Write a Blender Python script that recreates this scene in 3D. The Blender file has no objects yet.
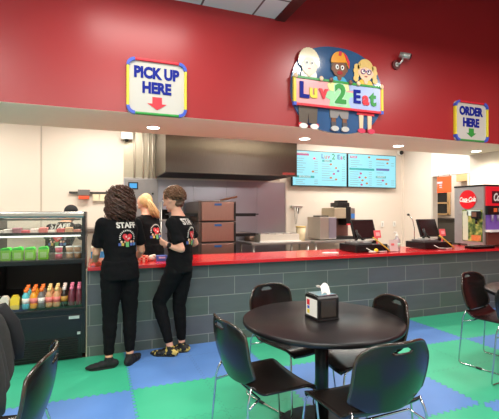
import bpy, bmesh, math, random
from mathutils import Vector, Matrix, Quaternion
from mathutils.bvhtree import BVHTree
from mathutils import noise as mnoise
random.seed(7)
PI = math.pi
sc = bpy.context.scene
COL = sc.collection

# ------------------------------------------------------------------ camera
cam = bpy.data.cameras.new('camera'); cam_o = bpy.data.objects.new('camera', cam); COL.objects.link(cam_o)
cam.sensor_width = 36; cam.lens = 400 / 499 * 36; cam.clip_start = 0.05
cam_o.location = (0, 0, 1.45)
cam_o.rotation_euler = (math.radians(90.36), 0, math.radians(-21))
sc.camera = cam_o
sc.view_settings.view_transform = 'Standard'; sc.view_settings.look = 'None'
sc.view_settings.gamma = 1; sc.view_settings.exposure = 0.06; sc.view_settings.use_curve_mapping = False
try: sc.cycles.max_bounces = 8; sc.cycles.use_denoising = True
except Exception: pass

# ------------------------------------------------------------------ light
w = bpy.data.worlds.new('world'); sc.world = w; w.use_nodes = True
w.node_tree.nodes['Background'].inputs[0].default_value = (1, .93, .85, 1)
w.node_tree.nodes['Background'].inputs[1].default_value = 0.10

def area(name, loc, sx, sy, power, col=(1, .95, .88), rot=(0, 0, 0)):
    l = bpy.data.lights.new(name, 'AREA'); l.shape = 'RECTANGLE'; l.size = sx; l.size_y = sy
    l.energy = power; l.color = col
    o = bpy.data.objects.new(name, l); COL.objects.link(o); o.location = loc; o.rotation_euler = rot
    return o
def spot(name, loc, power, angle, blend=.5, col=(1, .93, .82), radius=.05, rot=(0, 0, 0)):
    l = bpy.data.lights.new(name, 'SPOT'); l.energy = power; l.spot_size = math.radians(angle)
    l.spot_blend = blend; l.color = col; l.shadow_soft_size = radius
    o = bpy.data.objects.new(name, l); COL.objects.link(o); o.location = loc; o.rotation_euler = rot
    return o
TROFF_D = [(.50, 3.35, 3.70), (-1.9, 1.6, 3.70), (.4, .6, 3.70), (-2.2, -2.2, 3.70), (.6, -2.4, 3.70)]
for i, p in enumerate(TROFF_D):
    area('dining_lamp', p, 1.15, .55, 28 if i == 0 else 78, (1, .95, .88))
HIGH_D = [(3.1, 2.85, 3.80), (5.1, 2.3, 3.80), (3.6, .4, 3.80)]
for p in HIGH_D:
    area('high_bay_lamp', p, .4, .4, 42, (1, .96, .9))
def point(name, loc, power, col=(1, .95, .88), radius=.12):
    l = bpy.data.lights.new(name, 'POINT'); l.energy = power; l.color = col; l.shadow_soft_size = radius
    o = bpy.data.objects.new(name, l); COL.objects.link(o); o.location = loc
point('ceiling_fill_point', (4.4, -1.4, 2.9), 85); point('ceiling_fill_point', (-1.2, -.9, 2.9), 75)  # unseen fill points, added to brighten the tile ceiling
for p in [(.2, 6.0, 2.96), (2.2, 5.62, 2.96), (4.6, 6.1, 2.96), (-2, 5.8, 2.96)]:
    area('kitchen_lamp', p, 1.1, .5, 46, (1, .93, .84))
area('kitchen_lamp', (5.35, 5.75, 2.96), .5, .9, 26, (1, .97, .92))  # added close to the doorway to brighten its header wall
DOWN = [(-1.1, 4.93), (.645, 4.93), (2.716, 4.93), (4.368, 4.95), (5.958, 4.9)]
for x, y in DOWN:
    spot('downlight_lamp', (x, y, 2.46), 66, 150, .7, (1, .9, .76), .06)
area('corridor_lamp', (7.0, 6.4, 2.9), .5, 1.2, 34, (1, .95, .9))

# ------------------------------------------------------------------ materials
def lin(c): return tuple(((v / 255) / 12.92 if v / 255 <= .04045 else ((v / 255 + .055) / 1.055) ** 2.4) for v in c)
_m = {}
def mat(name, rgb, rough=.5, metal=0, var=.06, scale=18, bump=0, emit=None, spec=None, alpha=None, trans=0, coat=0, stretch=None):
    if name in _m: return _m[name]
    m = bpy.data.materials.new(name); m.use_nodes = True; nt = m.node_tree; b = nt.nodes['Principled BSDF']
    c = lin(rgb)
    tc = nt.nodes.new('ShaderNodeTexCoord'); mp = nt.nodes.new('ShaderNodeMapping'); nz = nt.nodes.new('ShaderNodeTexNoise')
    nt.links.new(tc.outputs['Object'], mp.inputs[0]); nt.links.new(mp.outputs[0], nz.inputs['Vector'])
    if stretch: mp.inputs['Scale'].default_value = stretch
    nz.inputs['Scale'].default_value = scale; nz.inputs['Detail'].default_value = 4
    rp = nt.nodes.new('ShaderNodeMix'); rp.data_type = 'RGBA'
    rp.inputs[6].default_value = tuple(v * (1 - var) for v in c) + (1,)
    rp.inputs[7].default_value = tuple(min(1, v * (1 + var)) for v in c) + (1,)
    nt.links.new(nz.outputs['Fac'], rp.inputs[0]); nt.links.new(rp.outputs[2], b.inputs['Base Color'])
    b.inputs['Roughness'].default_value = rough; b.inputs['Metallic'].default_value = metal
    if spec is not None: b.inputs['Specular IOR Level'].default_value = spec
    if coat: b.inputs['Coat Weight'].default_value = coat; b.inputs['Coat Roughness'].default_value = .1
    if trans: b.inputs['Transmission Weight'].default_value = trans
    if alpha is not None: b.inputs['Alpha'].default_value = alpha
    if emit:
        b.inputs['Emission Color'].default_value = lin(emit[0]) + (1,); b.inputs['Emission Strength'].default_value = emit[1]
    if bump:
        bp = nt.nodes.new('ShaderNodeBump'); bp.inputs['Strength'].default_value = bump; bp.inputs['Distance'].default_value = .01
        nt.links.new(nz.outputs['Fac'], bp.inputs['Height']); nt.links.new(bp.outputs[0], b.inputs['Normal'])
    _m[name] = m; return m
def screen_mat(name, rgb, s):
    return mat(name, tuple(c * .35 for c in rgb), .5, var=.02, emit=(rgb, s))

def tile_mat():
    m = bpy.data.materials.new('grey_block_tile'); m.use_nodes = True; nt = m.node_tree; b = nt.nodes['Principled BSDF']
    N = nt.nodes.new; L = nt.links.new
    g = N('ShaderNodeNewGeometry'); s = N('ShaderNodeSeparateXYZ'); L(g.outputs['Position'], s.inputs[0])
    ax = N('ShaderNodeMath'); ax.operation = 'ADD'; ax.inputs[1].default_value = .0575; L(s.outputs[0], ax.inputs[0])
    ay = N('ShaderNodeMath'); ay.operation = 'ADD'; ay.inputs[1].default_value = -.1 + .414; L(s.outputs[2], ay.inputs[0])
    cb = N('ShaderNodeCombineXYZ'); L(ax.outputs[0], cb.inputs[0]); L(ay.outputs[0], cb.inputs[1])
    br = N('ShaderNodeTexBrick'); L(cb.outputs[0], br.inputs['Vector'])
    br.inputs['Color1'].default_value = lin((86, 98, 90)) + (1,); br.inputs['Color2'].default_value = lin((92, 94, 100)) + (1,)
    br.inputs['Mortar'].default_value = lin((140, 144, 138)) + (1,)
    br.inputs['Scale'].default_value = 1; br.inputs['Mortar Size'].default_value = .004
    br.inputs['Mortar Smooth'].default_value = .1
    br.inputs['Brick Width'].default_value = .615; br.inputs['Row Height'].default_value = .207
    nz = N('ShaderNodeTexNoise'); nz.inputs['Scale'].default_value = 2.2; nz.inputs['Detail'].default_value = 6
    mp = N('ShaderNodeMapping'); mp.inputs['Scale'].default_value = (1, 1, 4); L(g.outputs['Position'], mp.inputs[0]); L(mp.outputs[0], nz.inputs['Vector'])
    mx = N('ShaderNodeMix'); mx.data_type = 'RGBA'; mx.blend_type = 'MULTIPLY'; mx.inputs[0].default_value = .55
    cr = N('ShaderNodeValToRGB'); cr.color_ramp.elements[0].color = (.55, .55, .55, 1); cr.color_ramp.elements[1].color = (1.3, 1.3, 1.3, 1)
    L(nz.outputs['Fac'], cr.inputs[0]); L(br.outputs['Color'], mx.inputs[6]); L(cr.outputs[0], mx.inputs[7])
    L(mx.outputs[2], b.inputs['Base Color']); b.inputs['Roughness'].default_value = .38
    bp = N('ShaderNodeBump'); bp.invert = True; bp.inputs['Strength'].default_value = .35; bp.inputs['Distance'].default_value = .004
    L(br.outputs['Fac'], bp.inputs['Height']); L(bp.outputs[0], b.inputs['Normal'])
    return m
M_TILE = tile_mat()

def floor_mat():
    m = bpy.data.materials.new('foam_mat_floor'); m.use_nodes = True; nt = m.node_tree; b = nt.nodes['Principled BSDF']
    N = nt.nodes.new; L = nt.links.new
    def M(op, a, c=None, d=None):
        n = N('ShaderNodeMath'); n.operation = op
        for i, v in enumerate((a, c, d)):
            if v is None: continue
            if isinstance(v, (int, float)): n.inputs[i].default_value = v
            else: L(v, n.inputs[i])
        return n.outputs[0]
    g = N('ShaderNodeNewGeometry'); s = N('ShaderNodeSeparateXYZ'); L(g.outputs['Position'], s.inputs[0])
    x, y = s.outputs[0], s.outputs[1]
    def teeth(v, amp=.011, per=.058):     # the jigsaw edge: a rounded square wave along the seam
        sn = M('SINE', M('MULTIPLY', v, 2 * PI / per))
        return M('MULTIPLY', M('MAXIMUM', M('MINIMUM', M('MULTIPLY', sn, 2.2), 1.0), -1.0), amp)
    xx = M('ADD', x, teeth(y)); yy = M('ADD', y, teeth(x))
    u = M('DIVIDE', M('ADD', xx, -.275 + 24.5), 1.225)
    v = M('DIVIDE', M('ADD', yy, -3.40 + 23.9), 1.195)
    par = M('MODULO', M('ADD', M('FLOOR', u), M('FLOOR', v)), 2.0)
    def seam(t):                          # distance to the half-mat seams
        f = M('FRACT', M('MULTIPLY', t, 2.0)); d = M('MINIMUM', f, M('SUBTRACT', 1.0, f))
        return M('LESS_THAN', d, .006)
    sm = M('MAXIMUM', seam(u), seam(v))
    nz = N('ShaderNodeTexNoise'); nz.inputs['Scale'].default_value = 3.0; nz.inputs['Detail'].default_value = 5
    L(g.outputs['Position'], nz.inputs['Vector'])
    mx = N('ShaderNodeMix'); mx.data_type = 'RGBA'; L(par, mx.inputs[0])
    mx.inputs[6].default_value = lin(FLOOR_A) + (1,); mx.inputs[7].default_value = lin(FLOOR_B) + (1,)
    m2 = N('ShaderNodeMix'); m2.data_type = 'RGBA'; m2.blend_type = 'MULTIPLY'; L(M('MULTIPLY', sm, .35), m2.inputs[0])
    L(mx.outputs[2], m2.inputs[6]); m2.inputs[7].default_value = (.25, .25, .3, 1)
    m3 = N('ShaderNodeMix'); m3.data_type = 'RGBA'; m3.blend_type = 'MULTIPLY'; m3.inputs[0].default_value = .22
    L(m2.outputs[2], m3.inputs[6]); L(nz.outputs['Fac'], m3.inputs[7])
    L(m3.outputs[2], b.inputs['Base Color'])
    b.inputs['Roughness'].default_value = .42; b.inputs['Specular IOR Level'].default_value = .45
    n2 = N('ShaderNodeTexNoise'); n2.inputs['Scale'].default_value = 160; L(g.outputs['Position'], n2.inputs['Vector'])
    bp = N('ShaderNodeBump'); bp.inputs['Strength'].default_value = .12; bp.inputs['Distance'].default_value = .003
    L(n2.outputs['Fac'], bp.inputs['Height']); L(bp.outputs[0], b.inputs['Normal'])
    return m
FLOOR_A, FLOOR_B = (100, 148, 218), (66, 194, 150)
M_FLOOR = floor_mat()

def brushed(name, rgb, rough=.3, sc_=(2, 2, 60), metal=1, var=.12):
    m = mat(name, rgb, rough, metal, var=var, scale=6, stretch=sc_)
    return m
STEEL = brushed('brushed_steel', (206, 202, 196), .34, metal=.85)
STEEL_D = mat('steel_panel', (178, 177, 188), .30, .85, var=.10, scale=2.2, bump=.5)
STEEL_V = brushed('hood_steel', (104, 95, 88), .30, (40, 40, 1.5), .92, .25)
COPPERY = brushed('oven_steel', (166, 126, 114), .3, (20, 20, 1), .8)
CHROME = mat('chrome_rod', (200, 202, 204), .12, 1, var=.03)
RED_WALL = mat('red_wall_paint', (170, 43, 46), .34, var=.05, scale=2.5, bump=.05)
DARK_RED = mat('dark_red_ceiling_paint', (92, 26, 24), .7, var=.05)
SOFFIT = mat('beige_soffit_paint', (252, 248, 220), .6, var=.02)
CREAM = mat('cream_wall_panel', (226, 214, 200), .55, var=.02, scale=3)
WHITE_P = mat('white_door_header', (244, 242, 238), .6, var=.01)
LINE = mat('panel_seam', (190, 178, 164), .6)
RED_TOP = mat('red_quartz_counter', (206, 32, 38), .2, var=.08, scale=60, coat=.4)
BLACK_PL = mat('black_chair_plastic', (26, 21, 19), .26, var=.1, spec=.45)
BLACK = mat('black_plastic', (20, 20, 21), .35, var=.1)
BLACK_M = mat('black_metal', (24, 24, 25), .32, .3, var=.1)
BLACK_FAB = mat('black_cotton', (22, 22, 25), .92, var=.25, scale=10, bump=.5)
BLACK_DEN = mat('black_denim', (13, 13, 15), .88, var=.3, scale=14, bump=.6, spec=.15)
GREY_FAB = mat('grey_fleece', (54, 52, 50), .95, var=.15, scale=30, bump=.4)
TABLE_M = mat('dark_laminate', (24, 21, 23), .34, var=.05, scale=4, spec=.4)
SKIN = mat('skin_tan', (232, 168, 134), .55, var=.06, scale=8)
SKIN_L = mat('skin_fair', (218, 160, 134), .55, var=.06, scale=8)
WHITE = mat('white_plastic', (240, 238, 232), .4, var=.02)
INK = mat('blue_ink', (16, 34, 140), .6, spec=.2); YEL = mat('yellow_trim', (236, 214, 60), .4); GRN = mat('green_trim', (44, 150, 60), .4)
REDI = mat('red_trim', (222, 38, 56), .4); BLUT = mat('blue_trim', (62, 92, 200), .4)
WOODY = mat('tan_wood', (206, 170, 120), .5)
DARK_GLASS = mat('dark_window_glass', (40, 44, 44), .08, spec=.8)
LAMP = mat('lamp_diffuser', (255, 250, 240), .4, emit=((255, 244, 226), 9))
LAMP_D = mat('downlight_lens', (255, 250, 240), .4, emit=((255, 244, 226), 14))
GLASS = bpy.data.materials.new('clear_glass'); GLASS.use_nodes = True
def _glass():
    nt = GLASS.node_tree; nt.nodes.remove(nt.nodes['Principled BSDF']); N = nt.nodes.new; L = nt.links.new
    t = N('ShaderNodeBsdfTransparent'); t.inputs[0].default_value = (.93, .95, .94, 1)
    g = N('ShaderNodeBsdfGlossy'); g.inputs['Roughness'].default_value = .03
    fr = N('ShaderNodeFresnel'); fr.inputs[0].default_value = 1.5
    mx = N('ShaderNodeMixShader'); L(fr.outputs[0], mx.inputs[0]); L(t.outputs[0], mx.inputs[1]); L(g.outputs[0], mx.inputs[2])
    L(mx.outputs[0], nt.nodes['Material Output'].inputs[0])
_glass()

# ------------------------------------------------------------------ mesh helper
class MB:
    def __init__(s): s.v = []; s.f = []; s.mi = []; s.sm = []; s.m = 0; s.T = Matrix.Identity(4)
    def add(s, vs, fs, smooth=False):
        o = len(s.v); s.v += [tuple(s.T @ Vector(p)) for p in vs]
        for f in fs: s.f.append([i + o for i in f]); s.mi.append(s.m); s.sm.append(smooth)
        return s
    def box(s, c, d, rz=0, bev=0, rx=0, ry=0):
        bm = bmesh.new(); bmesh.ops.create_cube(bm, size=1)
        for v in bm.verts: v.co = Vector((v.co.x * d[0], v.co.y * d[1], v.co.z * d[2]))
        if bev: bmesh.ops.bevel(bm, geom=bm.edges[:], offset=min(bev, min(d) * .45), segments=2, affect='EDGES', profile=.6)
        R = Matrix.Translation(c) @ Matrix.Rotation(rz, 4, 'Z') @ Matrix.Rotation(ry, 4, 'Y') @ Matrix.Rotation(rx, 4, 'X')
        bm.verts.index_update()
        s.add([R @ v.co for v in bm.verts], [[v.index for v in f.verts] for f in bm.faces]); bm.free(); return s
    def bb(s, a, b, bev=0):
        return s.box(tuple((a[i] + b[i]) / 2 for i in range(3)), tuple(abs(b[i] - a[i]) for i in range(3)), bev=bev)
    def tube(s, pts, r, n=8, closed=False):
        pts = [Vector(p) for p in pts]; k = len(pts)
        rs = r if isinstance(r, (list, tuple)) else [r] * k
        vs = []; up = None
        for i, p in enumerate(pts):
            t = (pts[min(i + 1, k - 1)] - pts[max(i - 1, 0)])
            if t.length < 1e-9: t = Vector((0, 0, 1))
            t.normalize()
            if up is None: up = t.orthogonal().normalized()
            up = (up - t * up.dot(t)); up = up.normalized() if up.length > 1e-6 else t.orthogonal().normalized()
            bi = t.cross(up)
            for j in range(n):
                a = 2 * PI * j / n; vs.append(p + (up * math.cos(a) + bi * math.sin(a)) * rs[i])
        fs = []
        for i in range(k - 1):
            for j in range(n): fs.append([i * n + j, i * n + (j + 1) % n, (i + 1) * n + (j + 1) % n, (i + 1) * n + j])
        fs.append(list(range(n))[::-1]); fs.append([(k - 1) * n + j for j in range(n)])
        return s.add(vs, fs, True)
    def cyl(s, a, b, r, r2=None, n=24):
        a, b = Vector(a), Vector(b); r2 = r if r2 is None else r2
        t = (b - a).normalized(); u = t.orthogonal().normalized(); w_ = t.cross(u)
        vs = []
        for p, q in ((a, r), (b, r2)):
            for j in range(n): an = 2 * PI * j / n; vs.append(p + (u * math.cos(an) + w_ * math.sin(an)) * q)
        o = len(s.f)
        s.add(vs, [[j, (j + 1) % n, n + (j + 1) % n, n + j] for j in range(n)], True)
        s.add(vs, [list(range(n))[::-1], [n + j for j in range(n)]]); return s
    def lathe(s, prof, c=(0, 0, 0), n=28):
        vs = []; k = len(prof)
        for r, z in prof:
            for j in range(n): a = 2 * PI * j / n; vs.append((c[0] + r * math.cos(a), c[1] + r * math.sin(a), c[2] + z))
        fs = [[i * n + j, i * n + (j + 1) % n, (i + 1) * n + (j + 1) % n, (i + 1) * n + j] for i in range(k - 1) for j in range(n)]
        fs += [list(range(n))[::-1], [(k - 1) * n + j for j in range(n)]]
        return s.add(vs, fs, True)
    def ell(s, c, r, n=16, m=12, rot=None):
        vs = []; R = rot or Matrix.Identity(3)
        for i in range(m + 1):
            ph = PI * i / m
            for j in range(n):
                a = 2 * PI * j / n
                vs.append(Vector(c) + R @ Vector((r[0] * math.sin(ph) * math.cos(a), r[1] * math.sin(ph) * math.sin(a), r[2] * math.cos(ph))))
        fs = [[i * n + j, (i + 1) * n + j, (i + 1) * n + (j + 1) % n, i * n + (j + 1) % n] for i in range(m) for j in range(n)]
        return s.add(vs, fs, True)
    def prism(s, poly, y0, y1, axis='y'):
        k = len(poly); vs = []
        for q in (y0, y1):
            for a, b in poly:
                vs.append((a, q, b) if axis == 'y' else ((q, a, b) if axis == 'x' else (a, b, q)))
        return s.add(vs, [list(range(k)), list(range(k, 2 * k))[::-1]] + [[j, (j + 1) % k, k + (j + 1) % k, k + j] for j in range(k)])
    def shell(s, fn, nu, nv, th, skip=None):
        P = [[Vector(fn(i / nu, j / nv)) for j in range(nv + 1)] for i in range(nu + 1)]
        Nn = [[None] * (nv + 1) for _ in range(nu + 1)]
        for i in range(nu + 1):
            for j in range(nv + 1):
                du = P[min(i + 1, nu)][j] - P[max(i - 1, 0)][j]; dv = P[i][min(j + 1, nv)] - P[i][max(j - 1, 0)]
                c = du.cross(dv); Nn[i][j] = c.normalized() if c.length > 1e-12 else Vector((0, 0, 1))
        vs = [P[i][j] + Nn[i][j] * th / 2 for i in range(nu + 1) for j in range(nv + 1)]
        o = len(vs); vs += [P[i][j] - Nn[i][j] * th / 2 for i in range(nu + 1) for j in range(nv + 1)]
        I = lambda i, j: i * (nv + 1) + j
        cells = {(i, j) for i in range(nu) for j in range(nv) if not (skip and skip((i + .5) / nu, (j + .5) / nv))}
        fs = []
        for (i, j) in cells:
            q = [I(i, j), I(i + 1, j), I(i + 1, j + 1), I(i, j + 1)]
            fs.append(q); fs.append([o + a for a in q[::-1]])
            for (di, dj, a, b) in ((-1, 0, q[3], q[0]), (1, 0, q[1], q[2]), (0, -1, q[0], q[1]), (0, 1, q[2], q[3])):
                if (i + di, j + dj) not in cells: fs.append([a, o + a, o + b, b])
        return s.add(vs, fs, True)
    def text(s, body, size, M, ext=.004, bold=.0, align='CENTER', shear=0, sx=1):
        cu = bpy.data.curves.new('t', 'FONT'); cu.body = body; cu.size = size; cu.extrude = ext; cu.offset = bold * size
        cu.align_x = align; cu.align_y = 'CENTER'; cu.shear = shear; cu.resolution_u = 3
        o = bpy.data.objects.new('t', cu); COL.objects.link(o)
        dg = bpy.context.evaluated_depsgraph_get(); me = bpy.data.meshes.new_from_object(o.evaluated_get(dg))
        s.add([M @ Vector((v.co.x * sx, v.co.y, v.co.z)) for v in me.vertices], [list(p.vertices) for p in me.polygons])
        bpy.data.objects.remove(o); bpy.data.curves.remove(cu); bpy.data.meshes.remove(me); return s
    def mesh(s, name, mats):
        me = bpy.data.meshes.new(name); me.from_pydata(s.v, [], s.f)
        for m in (mats if isinstance(mats, (list, tuple)) else [mats]): me.materials.append(m)
        me.polygons.foreach_set('material_index', s.mi); me.polygons.foreach_set('use_smooth', s.sm)
        bm = bmesh.new(); bm.from_mesh(me)
        bmesh.ops.remove_doubles(bm, verts=bm.verts, dist=1e-5)
        bmesh.ops.recalc_face_normals(bm, faces=bm.faces)
        bm.to_mesh(me); bm.free(); me.update(); return me
    def build(s, name, mats, parent=None):
        o = bpy.data.objects.new(name, s.mesh(name, mats)); COL.objects.link(o)
        if parent: o.parent = parent
        return o
def remeshed(mb, name, m, voxel=.008, smooth=6, parent=None, fac=.5):
    me = bpy.data.meshes.new(name); me.from_pydata(mb.v, [], mb.f); me.update()
    bm = bmesh.new(); bm.from_mesh(me); bmesh.ops.remove_doubles(bm, verts=bm.verts, dist=1e-6); bmesh.ops.recalc_face_normals(bm, faces=bm.faces); bm.to_mesh(me); bm.free()
    o = bpy.data.objects.new('tmp', me); COL.objects.link(o)
    r = o.modifiers.new('r', 'REMESH'); r.mode = 'VOXEL'; r.voxel_size = voxel; r.use_smooth_shade = True
    if smooth: q = o.modifiers.new('s', 'SMOOTH'); q.iterations = smooth; q.factor = fac
    dg = bpy.context.evaluated_depsgraph_get(); me2 = bpy.data.meshes.new_from_object(o.evaluated_get(dg)); me2.name = name
    bpy.data.objects.remove(o); bpy.data.meshes.remove(me)
    me2.materials.clear(); me2.materials.append(m)
    me2.polygons.foreach_set('use_smooth', [True] * len(me2.polygons))
    o = bpy.data.objects.new(name, me2); COL.objects.link(o)
    if parent: o.parent = parent
    return o
def tag(o, label=None, cat=None, group=None, kind=None):
    if label: o['label'] = label
    if cat: o['category'] = cat
    if group: o['group'] = group
    if kind: o['kind'] = kind
    return o
def thing(name, label, cat, loc=(0, 0, 0), rz=0, group=None):
    o = bpy.data.objects.new(name, None); COL.objects.link(o); o.location = loc; o.rotation_euler = (0, 0, rz); o.empty_display_size = .1
    return tag(o, label, cat, group)
def struct(name, mb, m, label=None):
    o = mb.build(name, m); o['kind'] = 'structure'; return o
def copy_tree(o, parent=None):
    c = o.copy(); COL.objects.link(c)
    if parent: c.parent = parent
    for ch in list(o.children): copy_tree(ch, c)
    return c
def B(a, b, bev=0): return MB().bb(a, b, bev)
# text planes: letters standing on a wall that faces the dining room (-Y)
def facing(x, y, z): return Matrix.Translation((x, y, z)) @ Matrix.Rotation(PI / 2, 4, 'X')
def facing_x(x, y, z): return Matrix.Translation((x, y, z)) @ Matrix.Rotation(-PI / 2, 4, 'Z') @ Matrix.Rotation(PI / 2, 4, 'X')

# ------------------------------------------------------------------ setting
XL, XR, YB, YK = -4.5, 6.3, -4.5, 7.0; XC = 7.6
fl = struct('floor', B((XL, YB, -.05), (XR, 4.33, 0)), M_FLOOR)
struct('floor', MB().bb((XL, 4.33, -.05), (XR + .1, YK + .1, 0)).bb((XR + .1, 4.33, -.05), (XC + .1, 8.7, 0)), mat('kitchen_quarry_tile', (96, 60, 50), .5, var=.15))
# red wall over the counter with the soffit behind it
struct('wall_front', B((XL, 4.30, 2.478), (XR, 4.40, 4.7)), RED_WALL)
sof = B((XL, 4.302, 2.42 + .055), (XR, 5.33, 2.62))
struct('ceiling', sof, SOFFIT)
struct('wall_left', B((XL - .1, YB, 0), (XL, YK + .1, 4.7)), CREAM)
struct('wall_back', B((XL, YB - .1, 0), (XR, YB, 4.7)), CREAM)
struct('wall_right', B((XR, YB, 0), (XR + .1, 4.30, 4.7)), RED_WALL)
# dining ceiling: tile ceiling over the left half, higher dark ceiling over the rest
def ceil_tile():
    m = bpy.data.materials.new('acoustic_tile'); m.use_nodes = True; nt = m.node_tree; b = nt.nodes['Principled BSDF']
    N = nt.nodes.new; L = nt.links.new
    g = N('ShaderNodeNewGeometry'); mp = N('ShaderNodeMapping'); mp.inputs['Location'].default_value = (.14, .38, 0); L(g.outputs['Position'], mp.inputs[0])
    br = N('ShaderNodeTexBrick'); br.offset = 0; br.inputs['Scale'].default_value = 1; br.inputs['Brick Width'].default_value = .61; br.inputs['Row Height'].default_value = .61
    br.inputs['Mortar Size'].default_value = .012; br.inputs['Color1'].default_value = lin((238, 234, 232)) + (1,); br.inputs['Color2'].default_value = lin((240, 238, 236)) + (1,)
    br.inputs['Mortar'].default_value = lin((120, 100, 98)) + (1,)
    L(mp.outputs[0], br.inputs['Vector']); L(br.outputs['Color'], b.inputs['Base Color']); b.inputs['Roughness'].default_value = .9
    return m
M_CEIL = ceil_tile()
struct('ceiling', B((XL, YB, 3.735), (1.97, 4.30, 3.80)), M_CEIL)
struct('trim_1', B((1.97, YB, 3.72), (2.10, 4.30, 3.80)), DARK_RED)
struct('trim_2', B((2.06, YB, 3.80), (2.10, 4.30, 4.7)), DARK_RED)
struct('ceiling', B((2.06, YB, 4.7), (XR, 4.30, 4.78)), DARK_RED)
# kitchen
struct('wall_kitchen_back', B((XL, YK, 0), (XR + .1, YK + .1, 3.05)), CREAM)
struct('ceiling', MB().bb((XL, 5.33, 3.0), (XR + .1, YK + .1, 3.06)).bb((XR + .1, 4.3, 3.0), (XC + .1, 8.7, 3.06)), mat('kitchen_ceiling', (225, 220, 212), .8))
# right wall of the kitchen with a doorway
struct('wall_kitchen_right', MB().bb((XR, 6.19, 0), (XR + .1, YK, 3.0)).bb((XR, 4.40, 0), (XR + .1, 5.31, 3.0)), CREAM)
struct('wall_door_header', B((XR - .004, 5.31, 2.16), (XR + .1, 6.19, 3.0)), WHITE_P)  # header whiter than the cream walls on either side
struct('trim_3', MB().bb((XR - .02, 6.15, 0), (XR + .11, 6.19, 2.16)).bb((XR - .02, 5.31, 0), (XR + .11, 5.35, 2.16)), mat('door_jamb', (206, 198, 186), .5))

struct('wall_corridor', MB().bb((XC, 4.3, 0), (XC + .1, 8.7, 3.06)).bb((XR + .1, 4.3, 0), (XC, 4.4, 3.06)).bb((XR + .1, 8.6, 0), (XC, 8.7, 3.06)).bb((XR, YK + .1, 0), (XR + .1, 8.7, 3.06)), CREAM)
struct('wall_corridor_wainscot', B((XC - .02, 4.4, 0), (XC, 8.6, 1.27)), mat('grey_wainscot', (92, 90, 82), .6))
struct('trim_4', B((XC - .05, 4.4, 1.27), (XC, 8.6, 1.31)), mat('dado', (60, 56, 52), .5))
t = thing('window_1', None, None); t['kind'] = 'structure'
fm = MB()
MB().bb((XC - .04, 6.95, 1.42), (XC - .005, 7.30, 1.90)).build('window_pane', DARK_GLASS, t)
fr = MB()
for y in (6.93, 7.32): fr.bb((XC - .06, y - .03, 1.39), (XC - .02, y + .03, 1.93))
for z in (1.40, 1.66, 1.92): fr.bb((XC - .06, 6.91, z - .018), (XC - .02, 7.34, z + .018))
fr.build('window_frame', WOODY, t)
# panel seams on the cream kitchen wall, counter side wall end trim
for i, x in enumerate((-2.1, -.80, )):
    struct('trim_%d' % (5 + i), B((x - .01, YK - .006, 0), (x + .01, YK, 3.0)), LINE)
struct('trim_7', B((XR - .03, YK - .03, 0), (XR, YK, 3.0)), CREAM)
struct('baseboard_back', B((XL, YK - .015, 0), (.42, YK, .12)), BLACK)
# steel wall cladding behind the cooking line
sp = MB(); xs = [.43, .98, 1.61, 2.226, 2.83, 3.425]
for a, b in zip(xs, xs[1:]): sp.bb((a + .002, YK - .02, .1), (b - .002, YK - .001, 2.018), bev=.002)
struct('wall_steel_cladding', sp, STEEL_D)
sp = MB()
sp.bb((.43, YK - .02, 2.03), (1.2, YK - .001, 3.0)).bb((1.2, YK - .02, 2.03), (3.3, YK - .001, 3.0))
struct('wall_steel_cladding_upper', sp, brushed('upper_steel', (186, 178, 160), .38, (3, 3, 30), .9))
struct('trim_8', MB().bb((.43, YK - .03, 2.012), (3.425, YK, 2.036)).bb((3.415, YK - .03, .1), (3.44, YK, 2.04)), STEEL)
# counter: tiled knee wall and one continuous red top
struct('wall_counter', B((-.08, 4.33, 0), (XR, 4.46, .868)), M_TILE)
struct('trim_9', B((-.092, 4.325, 0), (-.08, 4.46, .868)), mat('edge_trim', (196, 186, 160), .4))
ct = thing('counter', 'long red countertop running along the grey tiled wall', 'counter', (0, 0, 0))
MB().bb((-.075, 4.25, .868), (XR - .01, 5.02, .905), bev=.004).build('countertop', RED_TOP, ct)
kb = MB().bb((-.05, 4.47, 0), (XR - .02, 4.95, .867)); kb.build('base_cabinet', mat('under_counter_steel', (110, 108, 106), .4, .8), ct)

# downlights in the soffit
for x, y in DOWN:
    t = thing('downlight', 'round recessed downlight in the beige soffit above the counter' , 'ceiling light', (x, y, 2.475), group='recessed downlights')
    MB().lathe([(.075, -.006), (.085, -.006), (.085, .0), (.0, .0)]).build('trim_ring', WHITE, t)
    MB().lathe([(.0, -.0075), (.072, -.0075), (.072, -.003), (0, -.003)]).build('lens', LAMP_D, t)
DL = {-1.1: None, .645: 'recessed downlight in the soffit above the curly haired woman, leftmost visible',
      2.716: 'recessed downlight in the soffit right of the steel hood, under the shop sign',
      4.368: 'recessed downlight in the soffit above the right menu screen',
      5.958: 'recessed downlight in the soffit under the order here sign'}
for o in [o for o in COL.objects if o.name.startswith('downlight') and o.type == 'EMPTY']:
    for k, v in DL.items():
        if abs(o.location.x - k) < .01:
            if v: o['label'] = v
            else:
                for ch in list(o.children): bpy.data.objects.remove(ch)
                bpy.data.objects.remove(o)
            break
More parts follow.
